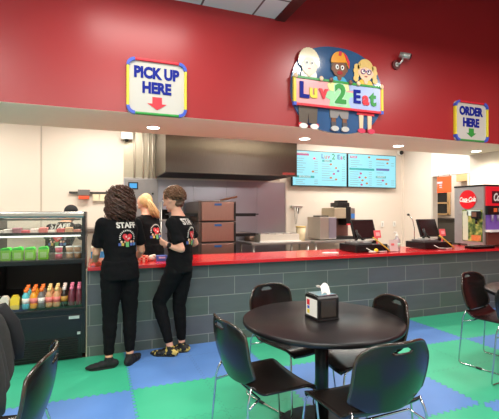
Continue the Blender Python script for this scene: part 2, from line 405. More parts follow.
# ------------------------------------------------------------------ wall signs
def rrect(w_, h_, r, n=6):
    p = []
    for cx, cy, a0 in ((w_ / 2 - r, h_ / 2 - r, 0), (-w_ / 2 + r, h_ / 2 - r, PI / 2), (-w_ / 2 + r, -h_ / 2 + r, PI), (w_ / 2 - r, -h_ / 2 + r, 1.5 * PI)):
        for i in range(n + 1): a = a0 + PI / 2 * i / n; p.append((cx + r * math.cos(a), cy + r * math.sin(a)))
    return p
def sign(x, z, w_, h_, l1, l2, arrow, label, s1, s2):
    y = 4.28
    t = thing('wall_sign', label, 'sign', (x, y, z))
    bd = MB().prism(rrect(w_ - .02, h_ - .02, .04), -.0, .02).build('board', mat('board_white', (206, 200, 192), .6, var=.02, spec=.2), t)
    e = .027; q = .085
    def frame_piece(nm, m, a, b): MB().bb(a, b, bev=.01).build(nm, m, t)
    frame_piece('top_edge', REDI, (-w_ / 2 + q, -.025, h_ / 2 - e), (w_ / 2 - q, .02, h_ / 2))
    frame_piece('bottom_edge', GRN, (-w_ / 2 + q, -.025, -h_ / 2), (w_ / 2 - q, .02, -h_ / 2 + e))
    frame_piece('side_edge', YEL, (-w_ / 2, -.025, -h_ / 2 + q), (-w_ / 2 + e, .02, h_ / 2 - q))
    frame_piece('side_edge', YEL, (w_ / 2 - e, -.025, -h_ / 2 + q), (w_ / 2, .02, h_ / 2 - q))
    for sx in (-1, 1):
        for sz in (-1, 1):
            pts = []; cx, cz = sx * (w_ / 2 - q), sz * (h_ / 2 - q)
            o_ = [(cx + sx * q * math.cos(a), cz + sz * q * math.sin(a)) for a in [PI / 2 * i / 6 for i in range(7)]]
            i_ = [(cx + sx * (q - e - .004) * math.cos(a), cz + sz * (q - e - .004) * math.sin(a)) for a in [PI / 2 * i / 6 for i in range(7)]]
            MB().prism(o_ + i_[::-1], -.028, .02).build('corner_piece', BLUT, t)
    MB().text(l1, s1, facing(-.005, -.003, h_ * .25), .003, .052, sx=.83).text(l2, s1, facing(-.005, -.003, h_ * .25 - s1 * 1.0), .003, .052, sx=.83).build('lettering', INK, bd)
    az = -h_ * .5 + .125; k = s2
    MB().prism([(-.05 * k, az + .07 * k), (.05 * k, az + .07 * k), (.05 * k, az), (.1 * k, az), (0, az - .065 * k), (-.1 * k, az), (-.05 * k, az)], -.006, 0).build('arrow', arrow, bd)
    return t
sign(.60, 2.755, .625, .585, 'PICK UP', 'HERE', REDI, 'white pick up here sign with blue letters and red down arrow', .155, 1)
sign(5.105, 2.765, .655, .58, 'ORDER', 'HERE', GRN, 'white order here sign with blue letters and green down arrow', .165, .95)

# shop sign: children holding a jigsaw banner in front of a blue oval
ls = thing('shop_sign', 'large cut-out sign of three cartoon children holding a Luv 2 Eat jigsaw banner', 'sign', (2.835, 4.27, 2.95))
OB = mat('sign_oval_blue', (58, 96, 140), .16, var=.2, scale=5, coat=.6)
def oval(cx, cz, rx, rz, n=48): return [(cx + rx * math.cos(2 * PI * i / n), cz + rz * math.sin(2 * PI * i / n)) for i in range(n)]
MB().prism([(.665 * math.copysign(abs(math.cos(a)) ** .86, math.cos(a)), (.60 if math.sin(a) > 0 else .535) * math.copysign(abs(math.sin(a)) ** .86, math.sin(a)) - (.04 if math.sin(a) > 0 else -.02) * abs(math.sin(a))) for a in [2 * PI * i / 72 for i in range(72)]], 0, .028).build('oval_board', OB, ls)
S1 = mat('sign_skin_pale', (244, 204, 168), .3); S2 = mat('sign_skin_brown', (128, 84, 62), .3)
HY = mat('sign_hair_blond', (232, 196, 120), .3, var=.1); HP = mat('sign_hair_pale', (240, 222, 180), .2, coat=.8)
CAPO = mat('sign_cap_orange', (240, 160, 40), .3); BRN = mat('sign_brown', (92, 78, 66), .4)
def disc(mb, cx, cz, rx, rz, y, n=28, th=.006): return mb.prism(oval(cx, cz, rx, rz, n), y - th, y)
def kid(x, hz, skin, hair, kind):
    h = MB()
    if kind == 'curly':
        for i in range(15):
            a = PI * (-.08 + 1.16 * i / 14); disc(h, x + .112 * math.cos(a), hz + .03 + .125 * math.sin(a), .036, .038, -.012 - .0004 * i)
        disc(h, x, hz + .06, .112, .11, -.013)
    elif kind == 'girl':
        disc(h, x, hz + .03, .125, .135, -.012)
        for sx in (-1, 1):
            for k in range(4): disc(h, x + sx * (.135 + .012 * (k % 2)), hz + .05 - .05 * k, .038, .04, -.012 - .0005 * k)
    else:
        disc(h, x, hz + .02, .115, .11, -.012)
    h.build('hair', hair, ls)
    f = MB(); disc(f, x, hz - .015 - (.02 if kind == 'curly' else 0), .104, .105, -.02); disc(f, x, hz - .12, .03, .04, -.018)
    for sx in (-1, 1): disc(f, x + sx * .1, hz - .02, .02, .028, -.018)
    f.build('face', skin, ls)
    e = MB()
    for sx in (-1, 1): disc(e, x + sx * .038, hz + .005, .024, .03, -.024)
    e.build('eye_white', WHITE, ls)
    e = MB()
    for sx in (-1, 1): disc(e, x + sx * .035, hz + .002, .01, .013, -.027)
    e.build('pupil', BLACK, ls)
    mo = MB(); disc(mo, x, hz - .065, .04 if kind == 'cap' else .022, .024 if kind == 'cap' else .008, -.024); mo.build('mouth', mat('sign_mouth', (168, 34, 40), .3), ls)
    if kind == 'girl':
        fb = MB(); fb.prism([(x - .1, hz + .03), (x - .08, hz + .1), (x, hz + .135), (x + .08, hz + .1), (x + .1, hz + .03), (x, hz + .06)], -.03, -.021); fb.build('fringe', hair, ls)
        gl = MB()
        for sx in (-1, 1):
            gl.tube([(x + sx * .045 + .034 * math.cos(a), -.03, hz - .005 + .03 * math.sin(a)) for a in [2 * PI * i / 14 for i in range(15)]], .005, 5)
        gl.tube([(x - .012, -.03, hz), (x + .012, -.03, hz)], .005, 5)
        gl.build('glasses', mat('sign_purple', (130, 70, 150), .3), ls)
    if kind == 'cap':
        c = MB(); c.prism([(x - .12, hz + .05)] + [(x + .125 * math.cos(a), hz + .07 + .13 * math.sin(a)) for a in [PI - PI * i / 12 for i in range(13)]] + [(x + .13, hz + .0), (x + .1, hz + .075)], -.03, -.018)
        c.build('cap', CAPO, ls)
        c = MB(); c.prism([(x + .05, hz + .2), (x + .1, hz + .16), (x + .14, hz + .09), (x + .14, hz - .0), (x + .11, hz + .07)], -.034, -.03); c.prism([(x - .01, hz + .205), (x + .03, hz + .2), (x + .02, hz + .15), (x - .02, hz + .15)], -.034, -.03)
        c.build('cap_panel', REDI, ls)
kid(-.43, .30, S1, HP, 'curly'); kid(.0, .30, S2, BRN, 'cap'); kid(.395, .30, S1, HY, 'girl')
sh = MB(); disc(sh, -.43, .16, .11, .09, -.010); sh.build('shirt', mat('sign_shirt_white', (236, 232, 228), .3), ls)
sh = MB(); disc(sh, 0, .13, .11, .07, -.012); sh.build('shirt', mat('sign_shirt_blue', (70, 170, 210), .3), ls)
sh = MB(); disc(sh, .395, .14, .11, .07, -.012); sh.build('shirt', mat('sign_shirt_yellow', (240, 190, 60), .3), ls)
# legs below the banner
lg = MB(); lg.prism([(-.57, -.22), (-.31, -.22), (-.32, -.43), (-.43, -.42), (-.44, -.3), (-.45, -.43), (-.56, -.43)], -.016, -.004); lg.build('trousers', BRN, ls)
lg = MB(); lg.prism([(-.14, -.22), (.14, -.22), (.13, -.33), (.03, -.33), (0, -.28), (-.03, -.33), (-.13, -.33)], -.016, -.004); lg.build('shorts', mat('sign_grey', (140, 134, 132), .4), ls)
for sx in (-1, 1): lg = MB(); lg.prism([(sx * .11, -.32), (sx * .05, -.32), (sx * .05, -.42), (sx * .11, -.42)], -.014, -.004); lg.build('leg', S2, ls)
for sx in (-1, 1): lg = MB(); lg.prism([(sx * .12, -.38), (sx * .045, -.38), (sx * .05, -.45), (sx * .11, -.45)], -.018, -.006); lg.build('sock', mat('sign_sock', (80, 80, 86), .4), ls)
for sx in (-1, 1): lg = MB(); lg.prism([(.395 + sx * .1, -.2), (.395 + sx * .03, -.2), (.395 + sx * .04, -.44), (.395 + sx * .09, -.44)], -.016, -.004); lg.build('leg', S1, ls)
lg = MB(); lg.prism([(.27, -.2), (.52, -.2), (.53, -.26), (.26, -.26)], -.02, -.016); lg.build('skirt', REDI, ls)
for cx, m, nm in ((-.44, WHITE, 'shoe'), (0, mat('sign_shoe_grey', (200, 196, 190), .4), 'shoe'), (.395, mat('sign_shoe_pink', (214, 60, 90), .4), 'shoe')):
    for sx in (-1, 1):
        s_ = MB(); disc(s_, cx + sx * .075, -.465, .055, .032, -.022, th=.016); s_.build(nm, m, ls)
s_ = MB()
for sx in (-1, 1): disc(s_, -.44 + sx * .115, -.45, .025, .025, -.026, th=.006)
s_.build('shoe_side', REDI, ls)
# banner
bw, bh = 1.27, .335; by = -.035; bz = -.05
MB().bb((-bw / 2, by, bz - bh / 2), (bw / 2, by + .02, bz + bh / 2)).build('banner', mat('banner_pink', (246, 168, 172), .3), ls)
def blob(pts, y, m, nm): MB().prism(pts, y - .003, y).build(nm, m, ls)
LB = mat('banner_lilac', (168, 184, 226), .3); LG = mat('banner_green', (164, 222, 170), .3); LY = mat('banner_yellow', (238, 232, 160), .3)
x1 = bw / 2 - .03; zt = bz + bh / 2 - .02; zb = bz - bh / 2 + .02
blob([(.16, zb), (x1, zb), (x1, zt), (.12, zt), (.14, .02), (.19, .03), (.2, -.05), (.14, -.06), (.12, -.12)], by - .001, LB, 'jigsaw_patch')
blob([(-.16, zb), (.16, zb), (.12, -.12), (.14, -.06), (.2, -.05), (.19, -.0), (.12, .0), (-.1, .02), (-.2, -.03), (-.22, -.09), (-.15, -.12)], by - .001, LG, 'jigsaw_patch')
blob([(-.16, zt), (.12, zt), (.13, .02), (.04, .0), (.02, .05), (-.06, .04), (-.08, -.01), (-.16, .0), (-.19, .06)], by - .002, LY, 'jigsaw_patch')
MB().bb((-bw / 2, by - .012, bz + bh / 2 - .018), (bw / 2, by + .02, bz + bh / 2 + .008)).build('top_edge', GRN, ls)
MB().bb((-bw / 2, by - .012, bz - bh / 2 - .008), (bw / 2, by + .02, bz - bh / 2 + .02)).build('bottom_edge', REDI, ls)
for s_ in (-1, 1):
    MB().bb((s_ * bw / 2 - .016, by - .012, bz - bh / 2), (s_ * bw / 2 + .016, by + .02, bz + bh / 2)).build('side_edge', YEL, ls)
    MB().bb((s_ * bw / 2 - .02, by - .014, bz - bh / 2 - .012), (s_ * bw / 2 + .02, by + .02, bz - bh / 2 + .03)).build('corner_piece', BLUT, ls)
for cx, m in ((-.63, S1), (-.28, S1), (-.14, S2), (.14, S2), (.26, S1), (.62, S1)):
    MB().ell((cx, by - .02, bz + bh / 2 + .005), (.028, .014, .03)).build('hand', m, ls)
for ch, x, z, s_, m, bo in (('L', -.515, -.045, .255, INK, .045), ('u', -.385, -.045, .225, YEL, .045), ('v', -.245, -.04, .225, REDI, .045),
                            ('2', .0, -.045, .32, GRN, .04), ('E', .24, -.05, .225, INK, .035), ('a', .375, -.06, .225, REDI, .045), ('t', .485, -.05, .26, GRN, .04)):
    if ch == '2': MB().text(ch, s_ * 1.03, facing(x, by - .004, z), .002, .085).build('letter_edge', mat('pale_green', (190, 232, 196), .3), ls)
    MB().text(ch, s_, facing(x, by - .010, z), .004, bo).build('letter', m, ls)

# security camera on the red wall
t = thing('security_camera', 'small bullet security camera on the red wall right of the shop sign', 'camera', (3.745, 4.30, 3.42))
MB().cyl((0, 0, 0), (0, -.03, 0), .062, n=28).build('wall_plate', mat('camera_bracket', (96, 24, 26), .3), t)
MB().cyl((0, -.031, 0), (0, -.036, 0), .03, n=20).build('plate_cap', mat('pale_metal', (196, 190, 186), .3, .5), t)
MB().tube([(0, -.03, 0), (.03, -.06, .01), (.05, -.08, .04), (.06, -.085, .09)], .012).build('arm', mat('pale_metal', (196, 190, 186), .3, .5), t)
MB().cyl((.02, -.06, .125), (.13, -.13, .085), .036, .042).build('camera_body', mat('pale_metal', (196, 190, 186), .3, .5), t)
MB().cyl((.13, -.13, .085), (.142, -.1375, .0815), .035).build('camera_lens', BLACK, t)
t = thing('dome_camera', 'small dome security camera at the top of the corner by the menu screens', 'camera', (6.2, 6.94, 2.74))
MB().cyl((0, 0, 0), (0, .06, 0), .06).build('base', WHITE, t)
MB().ell((0, -.01, 0), (.045, .05, .045)).build('dome', BLACK, t)

# ------------------------------------------------------------------ kitchen: hood, screens, ovens
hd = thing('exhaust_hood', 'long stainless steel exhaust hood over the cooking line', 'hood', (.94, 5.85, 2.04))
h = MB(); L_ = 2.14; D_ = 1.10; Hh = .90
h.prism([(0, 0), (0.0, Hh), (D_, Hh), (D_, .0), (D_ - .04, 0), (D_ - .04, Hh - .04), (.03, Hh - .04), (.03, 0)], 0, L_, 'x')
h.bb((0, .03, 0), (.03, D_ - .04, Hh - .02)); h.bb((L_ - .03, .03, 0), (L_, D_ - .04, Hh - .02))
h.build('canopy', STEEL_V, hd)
MB().bb((.035, .045, .004), (L_ - .035, D_ - .045, .12)).build('filter_shade', mat('underside_shade_black', (18, 16, 16), .6, .2), hd)  # filter slab lowered and blackened to stand for the hood's shaded underside
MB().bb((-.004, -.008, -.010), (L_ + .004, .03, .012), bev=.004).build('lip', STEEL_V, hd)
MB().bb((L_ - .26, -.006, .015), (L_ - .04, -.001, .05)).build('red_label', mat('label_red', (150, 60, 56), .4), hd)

def tv(x0, x1, label, board):
    t = thing('menu_screen', label, 'screen', ((x0 + x1) / 2, 6.93, 2.307))
    w_ = x1 - x0; h_ = .70
    MB().bb((-w_ / 2, -.02, -h_ / 2), (w_ / 2, .03, h_ / 2), bev=.006).build('bezel', BLACK, t)
    dsp = MB().bb((-w_ / 2 + .014, -.023, -h_ / 2 + .016), (w_ / 2 - .014, -.0195, h_ / 2 - .014)).build('display', screen_mat('screen_glow', (150, 228, 244), .90), t)
    MB().bb((-.1, .03, -.1), (.1, .07, .1)).build('wall_bracket', BLACK_M, t)
    TX = screen_mat('screen_grey', (150, 200, 212), .72); PK = screen_mat('screen_pink', (236, 90, 160), .5); TQ = screen_mat('screen_turquoise', (50, 205, 205), .5)
    OR = screen_mat('screen_orange', (240, 150, 90), .5); WT = screen_mat('screen_white', (236, 250, 252), .65); PU = screen_mat('screen_violet', (120, 130, 210), .5)
    GR = screen_mat('screen_green', (40, 190, 110), .5); BL = screen_mat('screen_blue', (50, 90, 190), .5)
    def rows(x0, x1, z, n, dz, price=True):
        r = MB(); pr = MB()
        for i in range(n):
            wd = (x1 - x0) * random.uniform(.3, .55); r.bb((x0, -.0245, z - i * dz - .006), (x0 + wd, -.0232, z - i * dz + .006))
            if price: pr.bb((x1 - .08, -.0245, z - i * dz - .006), (x1, -.0232, z - i * dz + .006))
        r.build('menu_text', TX, dsp)
        if price: pr.build('menu_price', TX, dsp)
    def bar(x, z, w2, h2, m, nm='heading_band', y=-.0242): MB().bb((x, y - .0008, z - h2 / 2), (x + w2, y, z + h2 / 2)).build(nm, m, dsp)
    def food(x, z, m): f_ = MB(); disc(f_, x, z, .03, .02, -.0245, 12, .001); f_.build('food_picture', m, dsp)
    def head(s_, x, z, sz, m): MB().text(s_, sz, facing(x, -.0265, z), .0005, .02).build('heading', m, dsp)
    if board == 1:
        bar(-.60, .30, .30, .035, WT); rows(-.55, -.06, .19, 7, .045); bar(-.60, .27, .34, .04, PK)
        bar(-.56, -.165, .42, .042, TQ); head('BEVERAGES', -.35, -.165, .05, WT); rows(-.55, -.06, -.225, 3, .035)
        food(-.14, .2, mat('x1', (200, 40, 90), .5, emit=((200, 40, 90), .7))); food(-.17, -.06, OR)
        for ch, x, m in (('L', .05, BL), ('u', .12, OR), ('v', .19, PK), ('2', .30, GR), ('E', .42, BL), ('a', .49, PK), ('t', .55, GR)):
            head(ch, x, .25, .13 if ch != '2' else .16, m)
        bar(.04, .165, .22, .042, TQ); head('SIDES', .15, .165, .05, WT); rows(.03, .58, .10, 8, .046)
        for x, z, m in ((.24, .1, OR), (.36, .03, OR), (.41, -.03, PU), (.31, -.09, PK), (.24, -.17, OR), (.36, -.2, OR)): food(x, z, m)
    else:
        bar(-.56, .275, .17, .045, PK); head('PIZZA', -.475, .275, .05, WT); rows(-.55, -.02, .2, 4, .04); food(-.09, .285, OR)
        bar(-.58, .03, .62, .042, TQ); rows(-.56, -.02, -.03, 7, .044)
        for x, z, m in ((-.3, -.06, PK), (-.33, -.14, PK), (-.18, -.14, OR), (-.26, -.2, OR), (-.15, -.26, OR), (-.28, -.29, PK)): food(x, z, m)
        bar(.09, .255, .34, .03, OR); rows(.09, .56, .18, 2, .05); food(.38, .18, OR)
        bar(.09, .04, .34, .045, PU); rows(.1, .56, -.03, 1, .05, False)
        bar(.08, -.12, .26, .045, TQ); head('DESSERTS', .21, -.12, .05, WT); rows(.1, .56, -.19, 3, .045); food(.26, -.19, PK); food(.35, -.26, OR)
    return t
tv(3.535, 4.785, 'lit menu screen partly behind the hood, the left one', 1)
tv(4.805, 6.035, 'lit menu screen beside the room corner, the right one', 2)

# oven stack
OVX, OVY = 1.75, 5.9
def oven_label_mat(): return mat('oven_badge', (30, 80, 140), .4)
for i, (z0, z1, wd) in enumerate(((1.306, 1.616, .51), (.985, 1.300, .51), (.665, .978, .51))):
    t = thing('conveyor_oven', ['stainless conveyor pizza oven, topmost of the stack of three', 'stainless conveyor pizza oven in the middle of the stack', 'stainless conveyor pizza oven at the bottom of the stack'][i], 'oven', (OVX, OVY, z0), group=None)
    hh = z1 - z0
    MB().bb((-.30, .03, .0), (.30, .95, hh), bev=.006).build('oven_body', mat('oven_side', (96, 84, 78), .4, .8), t)
    od = MB().bb((-wd / 2, 0, .012), (wd / 2, .03, hh - .012), bev=.006).build('oven_door', COPPERY, t)
    MB().bb((-.06, -.006, hh - .068), (.055, 0, hh - .035), bev=.004).build('badge', oven_label_mat(), od)
    if i < 2:
        for sx in (-1, 1):
            x0, x1 = (.30, .66) if sx > 0 else (-.62, -.30)
            MB().bb((x0, .12, .085), (x1, .82, .115)).build('conveyor_belt', mat('belt_steel', (170, 150, 136), .4, .7), t)
            MB().bb((x0, .10, .075), (x1, .125, .125)).bb((x1 if sx > 0 else x0 - .05, .10, .10), (x1 + .05 if sx > 0 else x0, .82, .118)).build('belt_rail', BLACK_M, t)
    MB().bb((.262, .0, .03), (.285, .028, hh - .03)).build('control_strip', BLACK, t)
t = thing('oven_stand', 'black wheeled stand under the stack of pizza ovens', 'stand', (OVX, OVY, 0))
MB().bb((-.3, .03, .60), (.3, .95, .66)).build('stand_top', BLACK_M, t)
for sx in (-1, 1):
    for y in (.08, .9): MB().cyl((sx * .26, y, .08), (sx * .26, y, .6), .022).build('leg', BLACK_M, t)
    for y in (.08, .9): MB().cyl((sx * .26 - .015, y, .045), (sx * .26 + .015, y, .045), .045).build('wheel', BLACK, t)
t = thing('pizza_peel', 'pizza peel with wooden handle lying on top of the oven', 'peel', (1.83, 6.05, 1.622))
MB().bb((-.22, .0, 0), (.05, .34, .006), bev=.002).build('blade', STEEL, t)
MB().tube([(.04, .15, .012), (.12, .12, .035), (.30, .05, .075)], [.014, .016, .016]).build('handle', mat('peel_wood', (140, 84, 56), .5), t)

# shelving left of the oven with dark pots
t = thing('wire_shelf', 'steel shelf left of the ovens behind the boy', 'shelf', (1.20, 6.76, 0))
for sx in (-.18, .18):
    for y in (0, .19): MB().cyl((sx, y, 0), (sx, y, 1.62), .012).build('post', STEEL, t)
for z in (.35, .95, 1.30): MB().bb((-.2, -.02, z), (.2, .205, z + .025)).build('shelf', STEEL, t)
for x, z, lb in ((1.09, 1.326, 'left'), (1.275, 1.326, 'right')):
    t = thing('stock_pot', 'dark steel pot on the top shelf behind the boy, the %s one' % lb, 'pot', (x, 6.86, z))
    MB().lathe([(0, 0), (.07, 0), (.075, .02), (.075, .16), (.08, .165), (.07, .168), (.068, .03), (0, .03)]).build('pot_body', BLACK_M, t)
    MB().tube([(.07, 0, .12), (.10, 0, .14), (.07, 0, .15)], .006).build('handle', BLACK_M, t)
# prep table behind counter
def prep_table(x0, x1, y0, y1, z, label, cat='table'):
    t = thing('prep_table', label, cat, ((x0 + x1) / 2, (y0 + y1) / 2, 0)); a = (x1 - x0) / 2; b = (y1 - y0) / 2
    MB().bb((-a, -b, z - .04), (a, b, z), bev=.004).build('table_top', STEEL, t)
    for sx in (-1, 1):
        for sy in (-1, 1): MB().cyl((sx * (a - .05), sy * (b - .05), 0), (sx * (a - .05), sy * (b - .05), z - .04), .02).build('leg', STEEL, t)
    MB().bb((-a + .03, -b + .03, .28), (a - .03, b - .03, .31)).build('undershelf', STEEL, t)
    return t
prep_table(2.42, 3.55, 6.2, 6.92, .93, 'stainless prep table under the hood right of the ovens')
prep_table(3.62, 4.75, 6.2, 6.92, .93, 'stainless table holding the coffee machine and steel box')
t = thing('prep_rail', 'white topping rail on the prep table right of the ovens', 'tray rail', (3.06, 6.36, .93))
MB().bb((-.42, 0, 0), (.34, .3, .13), bev=.01).build('rail_body', mat('rail_white', (214, 204, 192), .4), t)
for k in range(5): MB().bb((-.39 + k * .145, .04, .13), (-.27 + k * .145, .26, .145), bev=.004).build('topping_pan', STEEL, t)
MB().bb((-.44, -.03, -.0), (.36, 0, .02)).build('cutting_board', WHITE, t)
t = thing('food_bucket', 'cream plastic bucket on the prep table by the wall end', 'bucket', (3.50, 6.5, .93))
MB().lathe([(0, 0), (.075, 0), (.09, .24), (0.086, .24), (.075, .02), (0, .02)]).build('bucket', mat('cream_plastic', (232, 214, 176), .5), t)
MB().lathe([(.0, .24), (.095, .24), (.095, .262), (0, .262)]).build('lid', mat('lid_yellow', (232, 200, 120), .5), t)
# big stainless dough bowl on the table
t = thing('mixing_bowl', 'upturned steel bowl on the prep table beside the oven', 'bowl', (2.62, 6.80, .93))
MB().lathe([(.11, 0), (.105, .06), (.09, .11), (.05, .14), (0, .15)]).build('bowl', mat('bowl_steel', (170, 140, 126), .3, .9), t)
# utensils on the cream wall
t = thing('utensil_rack', 'small wall rack with hanging tongs right of the steel panels', 'rack', (3.66, 6.98, 1.55))
MB().bb((-.11, -.02, -.02), (.13, .02, .03), bev=.005).build('rail', STEEL, t)
MB().tube([(-.04, -.03, .0), (-.045, -.03, -.17), (-.035, -.03, -.34)], .008).tube([(.01, -.03, .0), (.0, -.03, -.2), (-.01, -.03, -.33)], .008).build('tongs', STEEL, t)
MB().bb((.0, -.035, -.13), (.035, -.02, -.02), bev=.004).build('scraper', BLACK_M, t)
# steel box (ice bin) and coffee machine on the right-hand table
t = thing('steel_bin', 'square brushed steel bin beside the coffee machine', 'bin', (3.98, 6.35, .93))
MB().bb((-.17, 0, .02), (.18, .46, .43), bev=.01).build('bin_body', brushed('bin_steel', (196, 186, 176), .36, (30, 30, 2), .7), t)
MB().bb((.02, -.012, .03), (.175, 0, .415), bev=.004).build('bin_door', brushed('bin_steel_cool', (176, 172, 190), .34, (30, 30, 2), .7), t)
MB().bb((-.10, .1, .43), (.08, .36, .455), bev=.006).build('bin_lid', BLACK, t)
t = thing('coffee_machine', 'tall bean coffee machine with blue display behind the first register', 'coffee machine', (4.42, 6.45, .93))
MB().bb((-.22, 0, 0), (.22, .42, .06), bev=.006).build('drip_tray', BLACK, t)
MB().bb((-.22, .22, .06), (.22, .42, .40)).build('back_panel', mat('coffee_back', (130, 90, 84), .4, .4), t)
MB().bb((-.26, -.04, .40), (.0, .42, .60), bev=.01).build('left_housing', mat('coffee_cream', (196, 182, 158), .4, .5), t)
MB().bb((-.0, -.05, .27), (.10, .40, .62), bev=.008).build('centre_column', BLACK, t)
MB().bb((.10, -.04, .30), (.20, .42, .60), bev=.01).build('right_housing', mat('coffee_steel', (160, 152, 146), .3, .8), t)
MB().bb((.11, -.046, .40), (.19, -.04, .49)).build('display', screen_mat('coffee_screen', (70, 140, 220), .7), t)
MB().bb((-.12, .05, .62), (.14, .32, .70), bev=.008).build('bean_hopper', BLACK, t)
MB().bb((-.06, .08, .70), (.12, .28, .745), bev=.008).build('hopper_lid', BLACK_M, t)
MB().bb((.0, -.054, .275), (.1, -.048, .30)).build('red_strip', REDI, t)
# conduits, junction box, thermostat
for i, x in enumerate((.60, .74, .83, .90)):
    o = MB().cyl((x, 6.94, 2.03), (x, 6.94, 2.98), .014).build('conduit_pipe', mat('conduit', (214, 204, 186), .4, .3))
    tag(o, ['thin conduit pipe nearest the white box above the steel wall', 'conduit pipe, second from the white box', 'conduit pipe, third from the white box', 'conduit pipe nearest the hood'][i], 'pipe', 'conduit pipes left of the hood')
t = thing('junction_box', 'small white box at the top edge of the steel wall', 'box', (.47, 6.90, 2.72))
MB().bb((-.09, -.04, -.07), (.1, .08, .07), bev=.01).build('box', WHITE, t); MB().ell((0, -.01, -.08), (.035, .035, .03)).build('sensor', BLACK, t)
t = thing('control_panel', 'grey control panel with blue display on the steel wall behind the blond worker', 'panel', (.72, 6.97, 1.68))
MB().bb((-.27, -.03, -.32), (.27, .01, .32), bev=.006).build('panel_cover', brushed('panel_grey', (152, 150, 150), .4, (2, 2, 2), .7), t)
MB().bb((-.22, -.045, .15), (-.06, -.03, .27), bev=.003).build('display_frame', BLACK, t)
MB().bb((-.20, -.048, .17), (-.08, -.045, .25)).build('display', screen_mat('panel_screen', (70, 170, 235), .9), t)
MB().cyl((.18, -.03, .08), (.18, -.045, .08), .016).build('knob', BLACK, t)
# knife/label rail on the cream wall
t = thing('ticket_rail', 'dark wall rail with orange clip and paper tickets above the display case', 'rail', (0, 6.98, 1.76))
MB().bb((-.40, -.02, -.015), (.40, .0, .018)).build('rail', mat('rail_grey', (70, 66, 64), .4, .4), t)
MB().bb((-.27, -.07, -.045), (-.09, .0, .05), bev=.008).build('clip_body', mat('clip_grey', (110, 106, 104), .4), t)
MB().bb((-.26, -.075, -.105), (-.10, -.02, -.05), bev=.008).build('orange_clip', mat('clip_orange', (222, 86, 50), .5), t)
for k in range(4):
    MB().bb((-.05 + k * .105, -.024, -.13), (.045 + k * .105, -.02, -.02)).build('ticket', mat('ticket_paper', (234, 224, 190), .7), t)
# low back counter along the cream wall
t = thing('back_counter', 'steel back counter below the cream wall behind the display case', 'counter', (-.6, 6.62, 0))
MB().bb((-2.4, -.3, 1.16), (.95, .34, 1.20)).build('worktop', mat('back_top', (120, 112, 104), .4, .3), t)
MB().bb((-2.35, -.26, 0), (.9, .34, 1.16)).build('cabinet', mat('back_cab', (206, 194, 176), .6), t)
# outlets
for x, lb in ((5.735, 'left'), (6.056, 'right')):
    t = thing('wall_outlet', 'white wall outlet under the menu screens, the %s one' % lb, 'outlet', (x, 6.99, 1.19))
    MB().bb((-.035, -.008, -.057), (.035, .005, .057), bev=.004).build('cover_plate', WHITE, t)
    MB().bb((-.014, -.012, -.035), (.014, -.007, .035)).build('socket', mat('outlet_grey', (200, 196, 190), .4), t)
# orange sign in the doorway and lamp box
t = thing('hanging_sign', 'small orange notice hanging in the doorway left of the soda fountain', 'sign', (6.27, 5.865, 1.98))
MB().bb((-.012, -.18, -.155), (.0, .15, .155)).build('board', mat('notice_orange', (240, 92, 36), .5), t)
MB().bb((-.014, .02, .02), (-.012, .15, .06)).bb((-.014, .03, -.02), (-.012, .10, .0)).bb((-.014, .03, -.06), (-.012, .09, -.04)).build('printed_text', mat('notice_pale', (222, 190, 200), .5), t)
MB().tube([(-.005, -.14, .15), (-.005, -.14, .19), (-.005, .12, .19), (-.005, .12, .15)], .004, 6).build('hanger', BLACK, t)
t = thing('wall_box', 'small tan box high on the corridor wall seen through the doorway', 'box', (7.52, 6.50, 2.22))
MB().bb((-.06, -.16, -.1), (.08, .14, .1), bev=.01).build('box', WOODY, t)

# ------------------------------------------------------------------ display cooler at the left end of the counter
cx0, cx1, cy0, cy1 = -.955, -.095, 4.28, 5.12
dc = thing('display_cooler', 'black open-front refrigerated display case with glass top section', 'display case', (0, 0, 0))
BK = mat('cooler_black', (20, 21, 22), .3, var=.1)
MB().bb((cx0, cy0 + .01, .06), (cx1, cy1, .44), bev=.004).build('base_cabinet', BK, dc)
MB().bb((cx0 + .03, cy0 + .05, 0), (cx1 - .03, cy1 - .03, .06)).build('plinth', BLACK_M, dc)
g = MB()
for k in range(9): g.bb((cx0 + .05, cy0 - .006, .045 + k * .021), (cx1 - .07, cy0 + .014, .054 + k * .021))
g.build('grille', mat('grille_black', (34, 34, 34), .4, .3), dc)
for x in (cx0, cx1 - .035):
    MB().bb((x, cy0, .06), (x + .035, cy1, 1.455), bev=.004).build('side_panel', BK, dc)
MB().bb((cx0, cy1 - .04, .44), (cx1, cy1, .96)).build('well_back', mat('well_black', (26, 20, 18), .5), dc)
dk = MB(); dk.prism([(cy0 + .02, .44), (cy0 + .02, .515), (cy1 - .05, .60), (cy1 - .05, .44)], cx0 + .035, cx1 - .035, 'x'); dk.build('well_deck', BK, dc)
MB().bb((cx0, cy0 - .012, .48), (cx1, cy0 + .02, .513), bev=.004).build('front_ledge', BLACK_M, dc)
MB().bb((cx0 + .03, cy0 + .0, .513), (cx1 - .03, cy0 + .006, .575)).build('glass_lip', GLASS, dc)
MB().bb((cx0 + .03, cy0 + .03, .945), (cx1 - .03, cy1 - .02, .985)).build('middle_deck', BK, dc)
MB().bb((cx0, cy0 - .01, .945), (cx1, cy0 + .03, .99), bev=.005).build('middle_rail', BLACK_M, dc)
MB().bb((cx0 + .03, cy0 + .08, 1.232), (cx1 - .03, cy1 - .1, 1.244)).build('glass_shelf', mat('shelf_white', (206, 204, 200), .3), dc)
MB().bb((cx0 + .03, cy0 + .07, 1.222), (cx1 - .03, cy0 + .085, 1.25)).build('shelf_edge', BLACK_M, dc)
MB().bb((cx0 + .05, cy0 + .088, 1.205), (cx1 - .05, cy0 + .115, 1.221)).build('shelf_light', mat('shelf_tube', (255, 252, 244), .4, emit=((255, 250, 240), 1.2)), dc)
